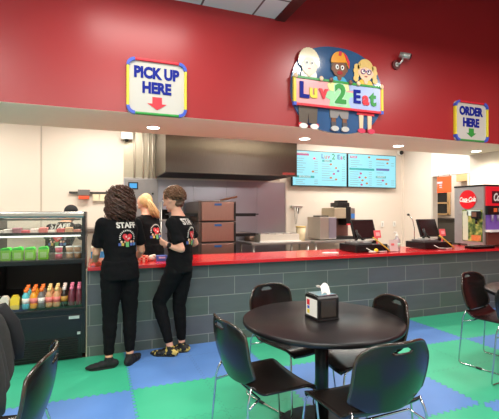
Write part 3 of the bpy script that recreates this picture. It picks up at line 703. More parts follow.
MB().bb((cx0 + .05, cy0 + .05, 1.368), (cx1 - .05, cy0 + .08, 1.385)).build('top_light', mat('light_housing', (120, 118, 112), .4), dc)
MB().bb((cx0 + .03, cy0 + .012, .99), (cx1 - .03, cy0 + .018, 1.39)).build('front_glass', GLASS, dc)
MB().bb((cx0 + .03, cy1 - .02, .985), (cx1 - .03, cy1 - .014, 1.39)).build('rear_glass', GLASS, dc)
MB().bb((cx0, cy0 - .004, 1.39), (cx1, cy0 + .10, 1.455), bev=.02).build('top_bar', brushed('case_bar', (170, 166, 160), .25, (3, 40, 40)), dc)
MB().bb((cx0, cy0 + .1, 1.425), (cx1, cy1, 1.455), bev=.006).build('top_panel', BLACK_M, dc)
MB().bb((cx1 - .15, cy0 - .004, .405), (cx1 - .055, cy0 + .011, .432)).build('name_plate', mat('plate_pale', (176, 190, 186), .4), dc)
MB().bb((cx1 - .075, cy0 - .012, .252), (cx1 - .045, cy0 + .0, .275)).build('grille_clip', mat('plate_pale', (176, 190, 186), .4), dc)
area('case_light', (-.52, 4.42, 1.37), .7, .05, 2.0, (1, .97, .9))
area('case_light', (-.52, 4.40, 1.20), .7, .04, 1.6, (1, .97, .9))
area('case_light', (-.52, 4.40, .94), .7, .05, 1.3, (1, .92, .8))

def bottle(x, y, z, body, cap, label, h=.185, r=.032, band=None, group=None):
    t = thing('drink_bottle', label, 'bottle', (x, y, z), group=group)
    MB().lathe([(0, 0), (r * .92, 0), (r, .01), (r, h * .3), (r * .9, h * .42), (r, h * .55), (r * .96, h * .66), (r * .5, h * .82), (r * .45, h * .86), (0, h * .86)], n=14).build('bottle_body', body, t)
    MB().lathe([(0, h * .85), (r * .56, h * .85), (r * .56, h), (0, h)], n=12).build('cap', cap, t)
    if band is not None: MB().lathe([(r * 1.03, h * .28), (r * 1.03, h * .55)], n=14).build('paper_band', band, t)
    return t
JT = mat('juice_teal', (90, 190, 200), .25); JO = mat('juice_orange', (246, 160, 40), .25); JG = mat('juice_grey', (110, 106, 104), .3)
JP = mat('drink_tan', (214, 158, 110), .3); JB = mat('drink_black', (40, 28, 22), .3); JM = mat('drink_maroon', (110, 48, 60), .3)
CO = mat('cap_orange', (248, 118, 40), .35); CT = mat('cap_cream', (236, 200, 130), .4); CP = mat('cap_pink', (226, 120, 150), .35); CW = mat('cap_pale', (230, 210, 200), .4)
PKB = mat('band_pink', (232, 130, 120), .4); WHB = mat('band_white', (226, 224, 214), .4); GDB = mat('band_gold', (190, 140, 60), .4)
colspec = [(JT, CO, WHB, 'teal drink'), (JO, CO, PKB, 'orange juice'), (JG, CO, WHB, 'grey drink with orange cap'), (JP, CT, PKB, 'tan coffee drink, left column,'), (JP, CT, PKB, 'tan coffee drink, right column,'),
           (JB, CW, GDB, 'black drink with gold band'), (JM, CP, None, 'maroon drink, left column,'), (JM, CP, None, 'maroon drink, right column,')]
for i, (b_, c_, bd, nm) in enumerate(colspec):
    for r_, rn in enumerate(('front', 'middle', 'back')):
        y = cy0 + .065 + r_ * .078; z = .5165 + (y - cy0 - .02) * .1102
        bottle(-.625 + i * .067, y, z + .002, b_, c_, '%s bottle in the %s row of the cooler well' % (nm, rn), band=bd, group='drink bottles in the cooler well')
for x, m, lb in ((-.80, mat('carton_pale', (214, 206, 190), .5), 'pale carton beside the yellow carton in the cooler well'), (-.715, mat('carton_yellow', (232, 200, 50), .5), 'yellow carton left of the teal bottles in the cooler well')):
    t = thing('drink_carton', lb, 'carton', (x, cy0 + .07, .526))
    MB().bb((-.037, -.03, 0), (.037, .04, .10), bev=.004).build('carton_body', m, t)
    MB().prism([(-.037, .1), (.037, .1), (.02, .13), (-.02, .13)], -.028, .038).build('gable', m, t)
t = thing('drink_carton', 'green carton at the left end of the cooler well', 'carton', (-.88, cy0 + .07, .526))
MB().bb((-.035, -.03, 0), (.035, .04, .12), bev=.004).build('carton_body', mat('carton_green', (90, 180, 70), .5), t)
MB().prism([(-.035, .12), (.035, .12), (.02, .14), (-.02, .14)], -.028, .038).build('gable', WHITE, t)
# green snack packs, pink and tan tubs in the glass section
GP = mat('pack_green', (150, 220, 60), .4, var=.2, scale=30); GPT = mat('pack_green_top', (60, 214, 60), .4)
for k, (x, nm) in enumerate(((-.80, 'leftmost of four in the glass case'), (-.70, 'second from left in the glass case'), (-.595, 'third from left in the glass case'), (-.48, 'rightmost of four in the glass case'))):
    t = thing('snack_pack', 'bright green snack pack, ' + nm, 'snack pack', (x, cy0 + .13, .9855), group='green snack packs')
    pb = MB().bb((-.044, -.04, 0), (.044, .05, .10), bev=.006).build('pack_body', GP, t)
    MB().prism([(-.046, .1), (.046, .1), (.03, .122 + .006 * (k % 2)), (-.038, .118)], -.042, .05).build('pack_top', GPT, t)
    MB().bb((-.028, -.0425, .02), (.028, -.0395, .075)).build('pack_label', mat('pack_label', (196, 232, 150), .5), pb)
for k, (x, m, nm) in enumerate(((-.345, mat('tub_pink', (226, 100, 120), .4), 'pink'), (-.247, mat('tub_tan', (206, 160, 120), .4), 'tan'), (-.172, mat('tub_brown', (190, 140, 96), .4), 'brown'))):
    for j, lv in enumerate(('lower', 'upper')):
        t = thing('food_tub', '%s food tub in the glass case, the %s one of its pair' % (nm, lv), 'tub', (x, cy0 + .14, .986 + j * .062))
        MB().lathe([(0, 0), (.03, 0), (.034, .048), (0, .048)], n=16).build('tub_body', m, t)
        MB().lathe([(0, .048), (.037, .048), (.037, .058), (0, .058)], n=16).build('lid', mat('tub_lid', (230, 226, 220), .3), t)
pcol = [(214, 200, 190), (220, 206, 196), (168, 110, 120), (190, 70, 80), (222, 200, 190), (214, 120, 110), (230, 214, 200), (200, 80, 80), (216, 170, 130), (224, 140, 120)]
for k in range(10):
    t = MB().bb((-.036, 0, 0), (.034, .12, .026 + .012 * (k % 3)), bev=.005).build('pastry_box', mat('pastry_%d' % k, pcol[k], .5, var=.3, scale=40)); t.location = (-.868 + k * .077, cy0 + .12, 1.245)
    tag(t, 'small wrapped pastry on the glass case shelf, number %s from the left' % ('one two three four five six seven eight nine ten'.split()[k]), 'pastry', 'wrapped pastries on the case shelf')

# ------------------------------------------------------------------ things on the counter
CZ = .9055
t = thing('candy_box', 'bright blue and white candy box at the left end of the counter', 'box', (.01, 4.72, CZ))
MB().bb((-.07, -.05, 0), (.10, .08, .04), bev=.004).build('lower_box', mat('candy_base', (230, 180, 150), .5, var=.5, scale=30), t)
MB().bb((-.06, -.04, .04), (.09, .07, .11), bev=.004).build('blue_box', mat('candy_blue', (60, 160, 220), .5, var=.4, scale=24), t)
MB().bb((-.06, -.03, .11), (.09, .07, .16), bev=.004).build('top_box', mat('candy_white', (226, 232, 200), .5, var=.3, scale=24), t)
t = thing('food_basket', 'red and white checked paper food basket beside the curly haired woman', 'basket', (.475, 4.52, CZ))
chk = bpy.data.materials.new('red_white_check'); chk.use_nodes = True
_n = chk.node_tree.nodes.new('ShaderNodeTexChecker'); _n.inputs['Scale'].default_value = 40; _n.inputs[1].default_value = lin((214, 40, 36)) + (1,); _n.inputs[2].default_value = lin((240, 210, 180)) + (1,)
_c = chk.node_tree.nodes.new('ShaderNodeTexCoord'); chk.node_tree.links.new(_c.outputs['Object'], _n.inputs[0]); chk.node_tree.links.new(_n.outputs[0], chk.node_tree.nodes['Principled BSDF'].inputs[0])
mb = MB(); a, b, hh = .05, .045, .065
mb.v = []; 
def tray(mb, a, b, hh, fl=1.25, th=.004):
    o = [(-a, -b, 0), (a, -b, 0), (a, b, 0), (-a, b, 0)]; u = [(p[0] * fl, p[1] * fl, hh) for p in o]
    i1 = [(p[0] * .93, p[1] * .93, th) for p in o]; i2 = [(p[0] * (fl - .08), p[1] * (fl - .08), hh) for p in o]
    mb.add(o + u + i2 + i1, [[3, 2, 1, 0]] + [[j, (j + 1) % 4, 4 + (j + 1) % 4, 4 + j] for j in range(4)] + [[4 + j, 4 + (j + 1) % 4, 8 + (j + 1) % 4, 8 + j] for j in range(4)] + [[8 + j, 8 + (j + 1) % 4, 12 + (j + 1) % 4, 12 + j] for j in range(4)] + [[12, 13, 14, 15]])
    return mb
tray(MB(), a, b, hh).build('paper_tray', chk, t)
f_ = MB()
for k in range(9): f_.ell((random.uniform(-.035, .035), random.uniform(-.03, .03), .055 + random.uniform(0, .012)), (.02, .016, .014), 8, 6)
f_.build('food', mat('food_red', (214, 96, 60), .5, var=.3, scale=30), t)
t = thing('food_wrap', 'white paper wrapped snack between the basket and the blue box', 'food', (.585, 4.56, CZ))
f_ = MB().ell((0, 0, .034), (.045, .035, .034)).ell((.02, -.02, .06), (.02, .018, .016), 10, 8); f_.build('paper_wrap', mat('wrap_paper', (232, 214, 196), .7, var=.1, bump=.6), t)
t = thing('snack_box', 'small blue snack box with white print on the counter by the boy', 'box', (.685, 4.49, CZ), rz=-.05)
MB().bb((-.06, 0, 0), (.06, .06, .062), bev=.003).build('box_body', mat('snack_blue', (66, 96, 176), .5), t)
MB().bb((-.035, -.002, .03), (.035, 0, .048)).build('printed_band', mat('snack_print', (206, 190, 220), .5), t)
t = thing('paper_sheet', 'white folded paper lying on the counter right of the ovens', 'paper', (2.86, 4.58, CZ))
MB().box((0, 0, .005), (.12, .08, .008), .3).box((.10, -.02, .005), (.09, .07, .008), -.2).build('sheet', mat('paper_white', (240, 238, 230), .7), t)
def register(x, y, side, mic):
    t = thing('cash_register', 'black point of sale register, the %s one on the red counter' % side, 'cash register', (x, y, CZ))
    MB().bb((-.26, -.17, .008), (.26, .22, .105), bev=.008).build('cash_drawer', BLACK, t)
    MB().bb((-.25, -.176, .02), (.25, -.168, .085), bev=.004).build('drawer_front', BLACK_M, t)
    MB().bb((-.24, -.15, .105), (.02, .12, .135), bev=.008).build('keyboard', mat('key_grey', (92, 92, 92), .4), t)
    MB().box((-.02, .02, .145), (.26, .16, .02), .2).build('papers', mat('paper_grey', (196, 192, 184), .6), t)
    MB().bb((.02, .06, .105), (.14, .16, .14), bev=.008).build('stand_base', BLACK, t)
    MB().box((.08, .14, .22), (.05, .03, .20), rx=-.3).build('stand_neck', BLACK, t)
    s_ = MB(); s_.T = Matrix.Translation((.08, .10, .30)) @ Matrix.Rotation(.18, 4, 'Z') @ Matrix.Rotation(-.30, 4, 'X')
    s_.box((-.02, 0, 0), (.45, .03, .28), bev=.01); mo_ = s_.build('monitor', BLACK, t)
    s_ = MB(); s_.T = Matrix.Translation((.08, .10, .30)) @ Matrix.Rotation(.18, 4, 'Z') @ Matrix.Rotation(-.30, 4, 'X')
    s_.box((-.02, -.017, 0), (.41, .006, .24)); s_.build('monitor_back', mat('monitor_dark', (26, 17, 18), .25), mo_)
    MB().box((.14, -.10, .17), (.012, .02, .14)).box((.14, -.105, .24), (.11, .012, .105), rx=-.2, bev=.004).build('price_card', mat('card_coral', (236, 92, 96), .5), t)
    MB().box((.14, -.113, .24), (.06, .006, .05), rx=-.2).build('card_print', mat('card_print', (246, 170, 170), .5), t)
    MB().tube([(-.18, -.02, .13), (-.14, -.06, .20), (-.16, -.04, .29), (-.12, 0, .25), (-.04, -.04, .15)], .016).build('card_reader_arm', BLACK, t)
    MB().tube([(.03, -.15, .20), (.12, -.172, .13), (.22, -.18, .06), (.27, -.2, .012)], .009).build('yellow_cable', mat('cable_yellow', (214, 180, 60), .5), t)
    MB().tube([(-.1, -.18, .06), (-.02, -.19, .02), (.1, -.2, .01), (.22, -.2, .012)], .006).build('white_cable', WHITE, t)
    MB().box((.19, .10, .125), (.10, .16, .04), .1, bev=.006).build('receipt_printer', BLACK_M, t)
    MB().box((-.17, -.09, .145), (.07, .13, .018), .3, bev=.004).build('number_pad', mat('pad_grey', (150, 148, 144), .5), t)
    MB().tube([(.1, -.16, .11), (.16, -.175, .05), (.2, -.19, .01), (.1, -.2, .008), (.0, -.215, .008)], .006, 6).build('black_cable', BLACK, t)
    if mic:
        MB().tube([(-.2, .1, .10), (-.2, .1, .30), (-.23, .1, .42), (-.30, .1, .50)], .006).build('gooseneck', CHROME, t)
        MB().ell((-.315, .1, .505), (.022, .018, .018)).build('microphone', BLACK, t)
    return t
register(3.48, 4.62, 'left', False)
register(4.70, 4.66, 'right', True)
t = thing('computer_mouse', 'pale grey mouse with a yellow tab beside the left register', 'mouse', (3.42, 4.365, CZ))
MB().ell((0, 0, .014), (.06, .033, .018)).build('mouse_body', mat('mouse_grey', (190, 180, 168), .4), t)
MB().ell((.075, .02, .03), (.03, .025, .028)).build('yellow_tab', mat('tab_yellow', (240, 206, 30), .4), t)
t = thing('card_terminal', 'black payment terminal on the counter right of the left register', 'card terminal', (3.83, 4.58, CZ), rz=.1)
MB().box((0, 0, .045), (.14, .18, .03), rx=.35, bev=.008).build('terminal_body', BLACK, t)
MB().bb((-.06, -.06, 0), (.06, .07, .03), bev=.006).build('terminal_base', BLACK_M, t)
t = thing('notice_card', 'white notice card standing on the counter between register and sanitizer bottle', 'card', (3.82, 4.41, CZ))
MB().box((0, .015, .085), (.14, .004, .16), rx=-.15).build('card', mat('notice_white', (214, 190, 186), .6), t)
MB().box((-.02, .0095, .10), (.05, .003, .03), rx=-.15).build('card_print', mat('notice_red', (226, 110, 110), .6), t)
t = thing('sanitizer_bottle', 'clear pump bottle of sanitizer on the counter between the registers', 'bottle', (3.96, 4.52, CZ))
MB().lathe([(0, 0), (.045, 0), (.047, .01), (.047, .15), (.02, .185), (.018, .20), (0, .2)], n=20).build('bottle_body', mat('gel_clear', (206, 208, 210), .15, trans=.5), t)
MB().lathe([(.0485, .05), (.0485, .11)], n=20).build('label_band', mat('gel_label', (190, 214, 190), .4), t)
MB().lathe([(0, .2), (.02, .2), (.02, .225), (.006, .225), (.006, .26), (0, .26)], n=12).tube([(0, 0, .26), (-.05, 0, .262)], .007).build('pump', WHITE, t)

# soda fountain
SF = thing('soda_fountain', 'tall stainless soda fountain with round red script disc on its side', 'soda machine', (5.6, 4.47, CZ))
FW, FD, FH = .60, .55, .96
MB().bb((0, 0, .03), (FW, FD, FH), bev=.006).build('housing', brushed('fountain_steel', (186, 182, 182), .4, (2, 2, 2), .7), SF)
for x in (.05, FW - .05):
    for y in (.05, FD - .05): MB().cyl((x, y, 0), (x, y, .03), .02, n=12).build('foot', BLACK, SF)
MB().bb((-.006, -.006, FH - .015), (FW, FD + .004, FH + .012), bev=.003).build('top_trim', BLACK_M, SF)
MB().bb((-.004, -.006, .03), (.018, .01, FH - .015)).build('corner_trim', mat('trim_pale', (170, 166, 160), .3, .6), SF)
MB().cyl((0, .29, .745), (-.012, .29, .745), .152, n=48).build('red_disc', mat('disc_red', (222, 24, 36), .3), SF)
MB().text('Coca-Cola', .10, facing_x(-.0145, .29, .745), .001, .034, shear=.3, sx=.70).tube([(-.0145, .29 + .10, .715), (-.0145, .29 + .02, .700), (-.0145, .29 - .06, .706), (-.0145, .29 - .115, .722)], .004, 6).build('script_lettering', WHITE, SF)
ADM = bpy.data.materials.new('garden_advert'); ADM.use_nodes = True
def _ad():
    nt = ADM.node_tree; N = nt.nodes.new; L = nt.links.new; b = nt.nodes['Principled BSDF']
    n = N('ShaderNodeTexNoise'); n.inputs['Scale'].default_value = 14; n.inputs['Detail'].default_value = 4
    tc = N('ShaderNodeTexCoord'); L(tc.outputs['Object'], n.inputs['Vector']); r = N('ShaderNodeValToRGB'); L(n.outputs['Fac'], r.inputs[0])
    e = r.color_ramp.elements; e[0].position = .35; e[0].color = lin((52, 78, 40)) + (1,); e[1].position = .68; e[1].color = lin((196, 186, 100)) + (1,)
    k = r.color_ramp.elements.new(.5); k.color = lin((104, 124, 62)) + (1,)
    L(r.outputs[0], b.inputs['Base Color']); b.inputs['Roughness'].default_value = .3
_ad()
MB().bb((-.008, .03, .08), (-.001, .39, .58)).build('advert_panel', ADM, SF)
MB().bb((-.010, .28, .09), (-.0085, .38, .56)).build('advert_pale_strip', mat('advert_pale', (196, 200, 176), .3), SF)
MB().bb((-.010, .05, .09), (-.0085, .22, .18)).build('advert_glass', mat('advert_amber', (206, 120, 70), .3, var=.3, scale=40), SF)
MB().bb((-.010, .06, .485), (-.0085, .30, .575)).build('advert_sky', mat('advert_sky', (206, 226, 220), .3), SF)
MB().bb((-.10, .04, .44), (-.012, .15, .56), bev=.008).build('tap_head', BLACK, SF)
MB().bb((-.104, .055, .47), (-.099, .135, .54)).build('tap_screen', screen_mat('tap_screen', (150, 96, 70), .5), SF)
MB().cyl((-.06, .09, .44), (-.06, .09, .36), .018, n=12).build('tap_nozzle', BLACK, SF)
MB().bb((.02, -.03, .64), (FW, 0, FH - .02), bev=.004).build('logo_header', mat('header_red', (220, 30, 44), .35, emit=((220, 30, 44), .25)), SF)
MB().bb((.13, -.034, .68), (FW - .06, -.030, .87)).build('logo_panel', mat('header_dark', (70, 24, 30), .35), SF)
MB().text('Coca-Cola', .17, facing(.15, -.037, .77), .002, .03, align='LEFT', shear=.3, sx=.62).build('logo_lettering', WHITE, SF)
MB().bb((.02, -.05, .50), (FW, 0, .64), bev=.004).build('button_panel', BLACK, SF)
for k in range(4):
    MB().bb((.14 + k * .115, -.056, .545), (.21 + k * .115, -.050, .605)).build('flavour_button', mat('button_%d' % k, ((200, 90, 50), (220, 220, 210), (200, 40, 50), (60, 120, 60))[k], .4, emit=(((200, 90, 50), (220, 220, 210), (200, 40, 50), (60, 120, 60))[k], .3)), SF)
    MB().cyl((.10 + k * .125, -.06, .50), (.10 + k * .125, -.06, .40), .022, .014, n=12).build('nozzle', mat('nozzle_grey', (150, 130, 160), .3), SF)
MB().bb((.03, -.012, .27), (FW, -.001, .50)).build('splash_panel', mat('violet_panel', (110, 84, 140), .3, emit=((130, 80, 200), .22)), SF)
MB().bb((.02, -.10, .235), (FW, 0, .27), bev=.005).build('cup_shelf', WHITE, SF)
MB().bb((.03, -.03, .04), (FW, 0, .235)).build('lower_panel', mat('brown_panel', (110, 60, 50), .4), SF)
t = thing('drip_tray', 'low black drip tray on the counter in front of the soda fountain', 'tray', (5.44, 4.42, CZ))
MB().bb((-.27, -.13, 0), (.15, .03, .022), bev=.004).bb((-.27, -.13, .0), (-.255, .03, .035)).bb((.135, -.13, 0), (.15, .03, .035)).bb((-.27, .018, 0), (.15, .03, .035)).bb((-.27, -.13, 0), (.15, -.118, .035)).build('tray', BLACK, t)
g = MB()
for k in range(10): g.bb((-.24 + k * .04, -.11, .024), (-.225 + k * .04, .01, .03))
g.build('grate', mat('grate_grey', (90, 88, 86), .4, .5), t)
t = thing('paper_cup', 'small blue paper cup on the counter left of the soda fountain', 'cup', (5.02, 4.86, CZ))
MB().lathe([(0, 0), (.026, 0), (.036, .09), (.033, .09), (.024, .006), (0, .006)], n=18).build('cup', mat('cup_blue', (50, 110, 190), .4), t)
t = thing('lid_stack', 'stack of clear cup lids on the counter left of the soda fountain', 'lids', (5.03, 4.66, CZ))
for k in range(5): MB().lathe([(0, k * .012), (.045, k * .012), (.045, k * .012 + .008), (0, k * .012 + .008)], n=18).build('lid', mat('lid_pale', (206, 190, 190), .3), t)

# ------------------------------------------------------------------ tables
def round_table(x, y, r, label):
    t = thing('round_table', label, 'table', (x, y, 0))
    MB().lathe([(0, .705), (r - .012, .705), (r - .002, .712), (r, .722), (r - .002, .735), (r - .010, .740), (0, .740)], n=72).build('tabletop', TABLE_M, t)
    MB().cyl((0, 0, .03), (0, 0, .70), .045, n=28).build('pedestal', BLACK_M, t)
    MB().lathe([(0, .69), (.16, .69), (.16, .705), (0, .705)], n=24).build('mounting_plate', BLACK_M, t)
    MB().lathe([(0, 0), (.30, 0), (.305, .008), (.29, .018), (.12, .03), (.05, .05), (0, .05)], n=48).build('base', BLACK_M, t)
    return t
round_table(1.415, 2.335, .53, 'dark round table with napkin dispenser in the middle of the floor')
round_table(3.82, 2.36, .545, 'dark round table at the right edge, only its rim in view')
nd = thing('napkin_dispenser', 'black napkin dispenser with white card on the round table', 'napkin dispenser', (1.415, 2.335, .7405), rz=0.04)
nb = MB(); pts = [(-.082, 0.004), (-.082, .135)] + [(-.082 + .028 - .028 * math.cos(a), .135 + .026 * math.sin(a)) for a in (.4, .8, 1.2)] + [(.082 - .028 + .028 * math.cos(a), .135 + .026 * math.sin(a)) for a in (1.2, .8, .4)] + [(.082, .135), (.082, .004)]
nb.prism(pts, -.078, .078, 'x'); nb.build('housing', BLACK, nd)
MB().bb((-.06, -.088, .025), (.055, -.081, .135), bev=.004).build('front_window', mat('window_smoke', (58, 52, 48), .2, var=.3), nd)
MB().bb((-.082, -.086, 0), (.082, .086, .012), bev=.004).build('base', BLACK, nd)
MB().bb((-.07, -.07, .158), (.07, .07, .166), bev=.004).build('top_plate', CHROME, nd)
MB().bb((-.082, -.066, .022), (-.0785, .066, .136)).build('card', WHITE, nd)
MB().bb((-.0835, .02, .09), (-.082, .052, .125)).build('card_logo', REDI, nd)
MB().bb((-.0835, .022, .035), (-.082, .048, .06)).build('card_mark', YEL, nd)
MB().bb((-.0835, .022, .066), (-.082, .046, .084)).build('card_blue', BLUT, nd)
def nap(u, v): return (-.035 + .08 * u + .012 * math.sin(3 * v), -.055 + .075 * v + .02 * u, .167 + .045 * math.sin(v * PI * .55) + .012 * math.sin(u * 5 + v * 3))
MB().shell(nap, 10, 10, .003).build('napkin', mat('napkin_white', (238, 228, 222), .8), nd)

# ------------------------------------------------------------------ chairs
def make_chair(label, tint=None):
    t = thing('stacking_chair', label, 'chair')
    PLm = BLACK_PL
    def seat(u, v):          # u across, v front to back (0 = front)
        a = 2 * u - 1; wv = .232 - .012 * v - .03 * max(0, (.12 - v) / .12) ** 2
        y = .225 - .43 * v
        z = .452 - .010 * math.cos(a * PI / 2) + .006 * abs(a) ** 3 - .045 * max(0, (.14 - v) / .14) ** 2 + .055 * max(0, (v - .80) / .20) ** 2
        return (a * wv, y - .0 * abs(a), z)
    MB().shell(seat, 20, 20, .012).build('seat', PLm, t)
    def back(u, v):
        a = 2 * u - 1; wv = .226 - .03 * max(0, (.12 - v) / .12) ** 2 - .0 * v
        top = .840 - .055 * abs(a) ** 4.5; bot = .495 + .04 * abs(a) ** 4
        z = bot + (top - bot) * v
        y = -.235 - .075 * (z - .5) / .33 + .062 * a * a - .02 * math.sin((z - .5) / .33 * PI)
        xw = wv * (1 - .09 * max(0, (v - .72) / .28) ** 2.2)
        return (a * xw, y, z)
    def hole(u, v): a = (2 * u - 1) / .26; q = (v - .895) / .040; return (a * a * .9 + (q - .35 * (1 - a * a)) ** 2 < 1) and v > .83
    bk = MB().shell(back, 44, 52, .010, hole).build('backrest', PLm, t)
    rim = MB(); P_ = [back(u / 30, 1.0) for u in range(31)]; l_ = [back(0, v / 8) for v in range(0, 8)]; r_ = [back(1, 1 - v / 8) for v in range(1, 9)]
    rim.tube(l_ + P_ + r_, .0085, 8).build('backrest_rim', mat('rim_dark', (52, 42, 34), .16, spec=.7), bk)
    for sx in (-1, 1):
        p = [(sx * .208, -.205, .515), (sx * .218, -.222, .475), (sx * .224, -.235, .43), (sx * .245, -.262, .06), (sx * .246, -.262, .022), (sx * .247, -.245, .008),
             (sx * .249, .0, .008), (sx * .247, .20, .008), (sx * .246, .232, .016), (sx * .24, .24, .04), (sx * .215, .205, .40), (sx * .205, .19, .427), (sx * .19, .15, .434)]
        lf = MB().tube(p, .0065, 10).build('leg_frame', CHROME, t)
        MB().tube([(sx * .249, -.10, .009), (sx * .249, -.05, .009)], .0115, 10).tube([(sx * .249, .12, .009), (sx * .249, .17, .009)], .0115, 10).build('floor_glide', BLACK, lf)
    MB().tube([(-.19, .15, .434), (.19, .15, .434)], .0065, 8).build('crossbar', CHROME, t)
    MB().tube([(-.225, -.236, .40), (-.19, -.15, .428), (.19, -.15, .428), (.225, -.236, .40)], .0065, 8).build('crossbar', CHROME, t)
    return t
CH = [(.965, 2.23, 6, 'black plastic chair left of the napkin table, seen from behind'),
      (1.435, 2.81, -72, 'black chair on the counter side of the napkin table, its back above the tabletop'),
      (1.71, 2.34, 171, 'black chair on the right side of the napkin table, pushed under it'),
      (1.32, 1.79, 92, 'black chair in front of the napkin table with its back to the viewer'),
      (3.56, 2.68, -76, 'black chair facing the viewer at the right edge, next to the tiled wall'),
      (3.36, 2.17, 5, 'black chair cut by the right picture edge, nearer than the one by the wall'),
      (-.475, 2.02, 173, 'black chair in the bottom left corner with curved bare backrest'),
      (-.95, 2.72, 180, 'black chair at the left edge under the grey jacket')]
c0 = None
for i, (x, y, a, lb) in enumerate(CH):
    o = make_chair(lb) if c0 is None else copy_tree(c0)
    if c0 is None: c0 = o
    o.location = (x, y, 0); o.rotation_euler = (0, 0, math.radians(a - 90)); o['label'] = lb; o['group'] = 'black stacking chairs around the tables'
# jacket over the back of the left edge chair
jk = thing('jacket', 'dark grey fleece jacket draped over the back of the chair at the left edge', 'jacket', (-.95, 2.72, 0), rz=math.radians(90))
def jacket(u, v):
    a = 2 * u - 1; s = (v - .38)         # v: 0 inner hem, .38 top, 1 outer hem
    ln = s * (.66 + .16 * math.cos(a * 2.3 + .5) + .07 * math.sin(a * 9))
    z = .885 - .05 * abs(a) ** 3 - abs(ln) * .93
    y = -.32 - (.045 + .20 * min(1, abs(s) * 1.2) ** .7 * .6 if s > 0 else -.045) - .018 * math.sin(a * 11 + v * 4) * min(1, abs(s) * 3)
    x = a * (.25 + .05 * abs(s)) + .018 * math.sin(v * 9 + a * 4)
    return (x, y + .03 * (1 - min(1, abs(s) * 8)), z + .01 * math.sin(a * 7))
jb = MB().shell(jacket, 40, 40, .014).build('jacket_body', GREY_FAB, jk)
sl = MB(); sl.tube([(-.24, -.37, .84), (-.275, -.42, .72), (-.27, -.45, .58), (-.25, -.46, .44), (-.22, -.46, .37)], [.05, .06, .055, .045, .035], 14); sl.build('sleeve', GREY_FAB, jk)
sl = MB(); sl.tube([(.24, -.37, .84), (.27, -.43, .72), (.26, -.47, .60), (.25, -.47, .50)], [.05, .06, .05, .04], 14); sl.build('sleeve', BLACK_FAB, jk)

# ------------------------------------------------------------------ people
HAIRD = mat('hair_dark_brown', (38, 23, 18), .5, var=.6, scale=30)
HAIRD2 = mat('hair_curl_highlight', (70, 42, 30), .4, var=.8, scale=14)  # reddish ends, plus warm curl highlights put into the colour
HAIRB2 = mat('hair_brown_curl', (104, 70, 46), .45, var=.5, scale=20)
HAIRB = mat('hair_brown', (86, 58, 40), .5, var=.5, scale=40)
HAIRY = mat('hair_blond', (206, 168, 116), .5, var=.3, scale=40)
SHIRT = mat('black_tee_cotton', (14, 14, 16), .9, var=.25, scale=9, bump=.55, spec=.15)
V = Vector
def cap(mb, a, b, ra, rb, n=14, m=5):
    """tapered capsule from a to b"""
    a, b = V(a), V(b); t = (b - a).normalized(); u = t.orthogonal().normalized(); w_ = t.cross(u); vs = []; rings = []
    for i in range(m): th = PI / 2 * (i + .15) / m; rings.append((a - t * ra * math.cos(th), ra * math.sin(th)))
    rings += [(a, ra), (a.lerp(b, .5), (ra + rb) / 2), (b, rb)]
    for i in range(m): th = PI / 2 * (m - 1 - i + .15) / m; rings.append((b + t * rb * math.cos(th), rb * math.sin(th)))
    for c, r in rings:
        for j in range(n): an = 2 * PI * j / n; vs.append(c + (u * math.cos(an) + w_ * math.sin(an)) * r)
    k = len(rings)
    mb.add(vs, [[i * n + j, i * n + (j + 1) % n, (i + 1) * n + (j + 1) % n, (i + 1) * n + j] for i in range(k - 1) for j in range(n)] + [list(range(n))[::-1], [(k - 1) * n + j for j in range(n)]], True)
def loft(mb, rings, n=26):
    """rings: (centre, right dir, fwd dir, rx, ry)"""
    vs = []
    for c, r, f, rx, ry in rings:
        for j in range(n):
            a = 2 * PI * j / n; ca, sa = math.cos(a), math.sin(a)
            ca = math.copysign(abs(ca) ** .85, ca); sa = math.copysign(abs(sa) ** .85, sa)
            vs.append(V(c) + V(r) * rx * ca + V(f) * ry * sa)
    k = len(rings)
    mb.add(vs, [[i * n + j, i * n + (j + 1) % n, (i + 1) * n + (j + 1) % n, (i + 1) * n + j] for i in range(k - 1) for j in range(n)] + [list(range(n))[::-1], [(k - 1) * n + j for j in range(n)]], True)
def hand(mb, wrist, d, palm, side, curl=.5, s=1.0):
    """d: pointing direction, palm: palm normal, side: +1 thumb to d x palm"""
    d = V(d).normalized(); palm = V(palm); palm = (palm - d * palm.dot(d)).normalized(); x = d.cross(palm) * side
    c = V(wrist)
    for k in (-.028, -.010, .008, .024):
        cap(mb, c + x * k * .7 * s, c + d * .078 * s + x * k * s, .014 * s, .012 * s, 10, 3)
    for k, ln in ((-.032, .056), (-.011, .072), (.010, .078), (.030, .068)):
        p = c + d * .08 * s + x * k * s; dd = d.copy()
        for seg, r in ((.45, .0098), (.32, .0088), (.23, .008)):
            dd = (dd + palm * curl * .9).normalized(); q = p + dd * ln * seg * s
            cap(mb, p, q, r * s, r * .93 * s, 8, 3); p = q
    p = c + d * .02 * s + x * .026 * s; q = p + (d * .55 + x * .7 + palm * .35).normalized() * .042 * s; r_ = q + (d * .85 + x * .2 + palm * .5).normalized() * .034 * s
    cap(mb, p, q, .0125 * s, .011 * s, 8, 3); cap(mb, q, r_, .0105 * s, .009 * s, 8, 3)
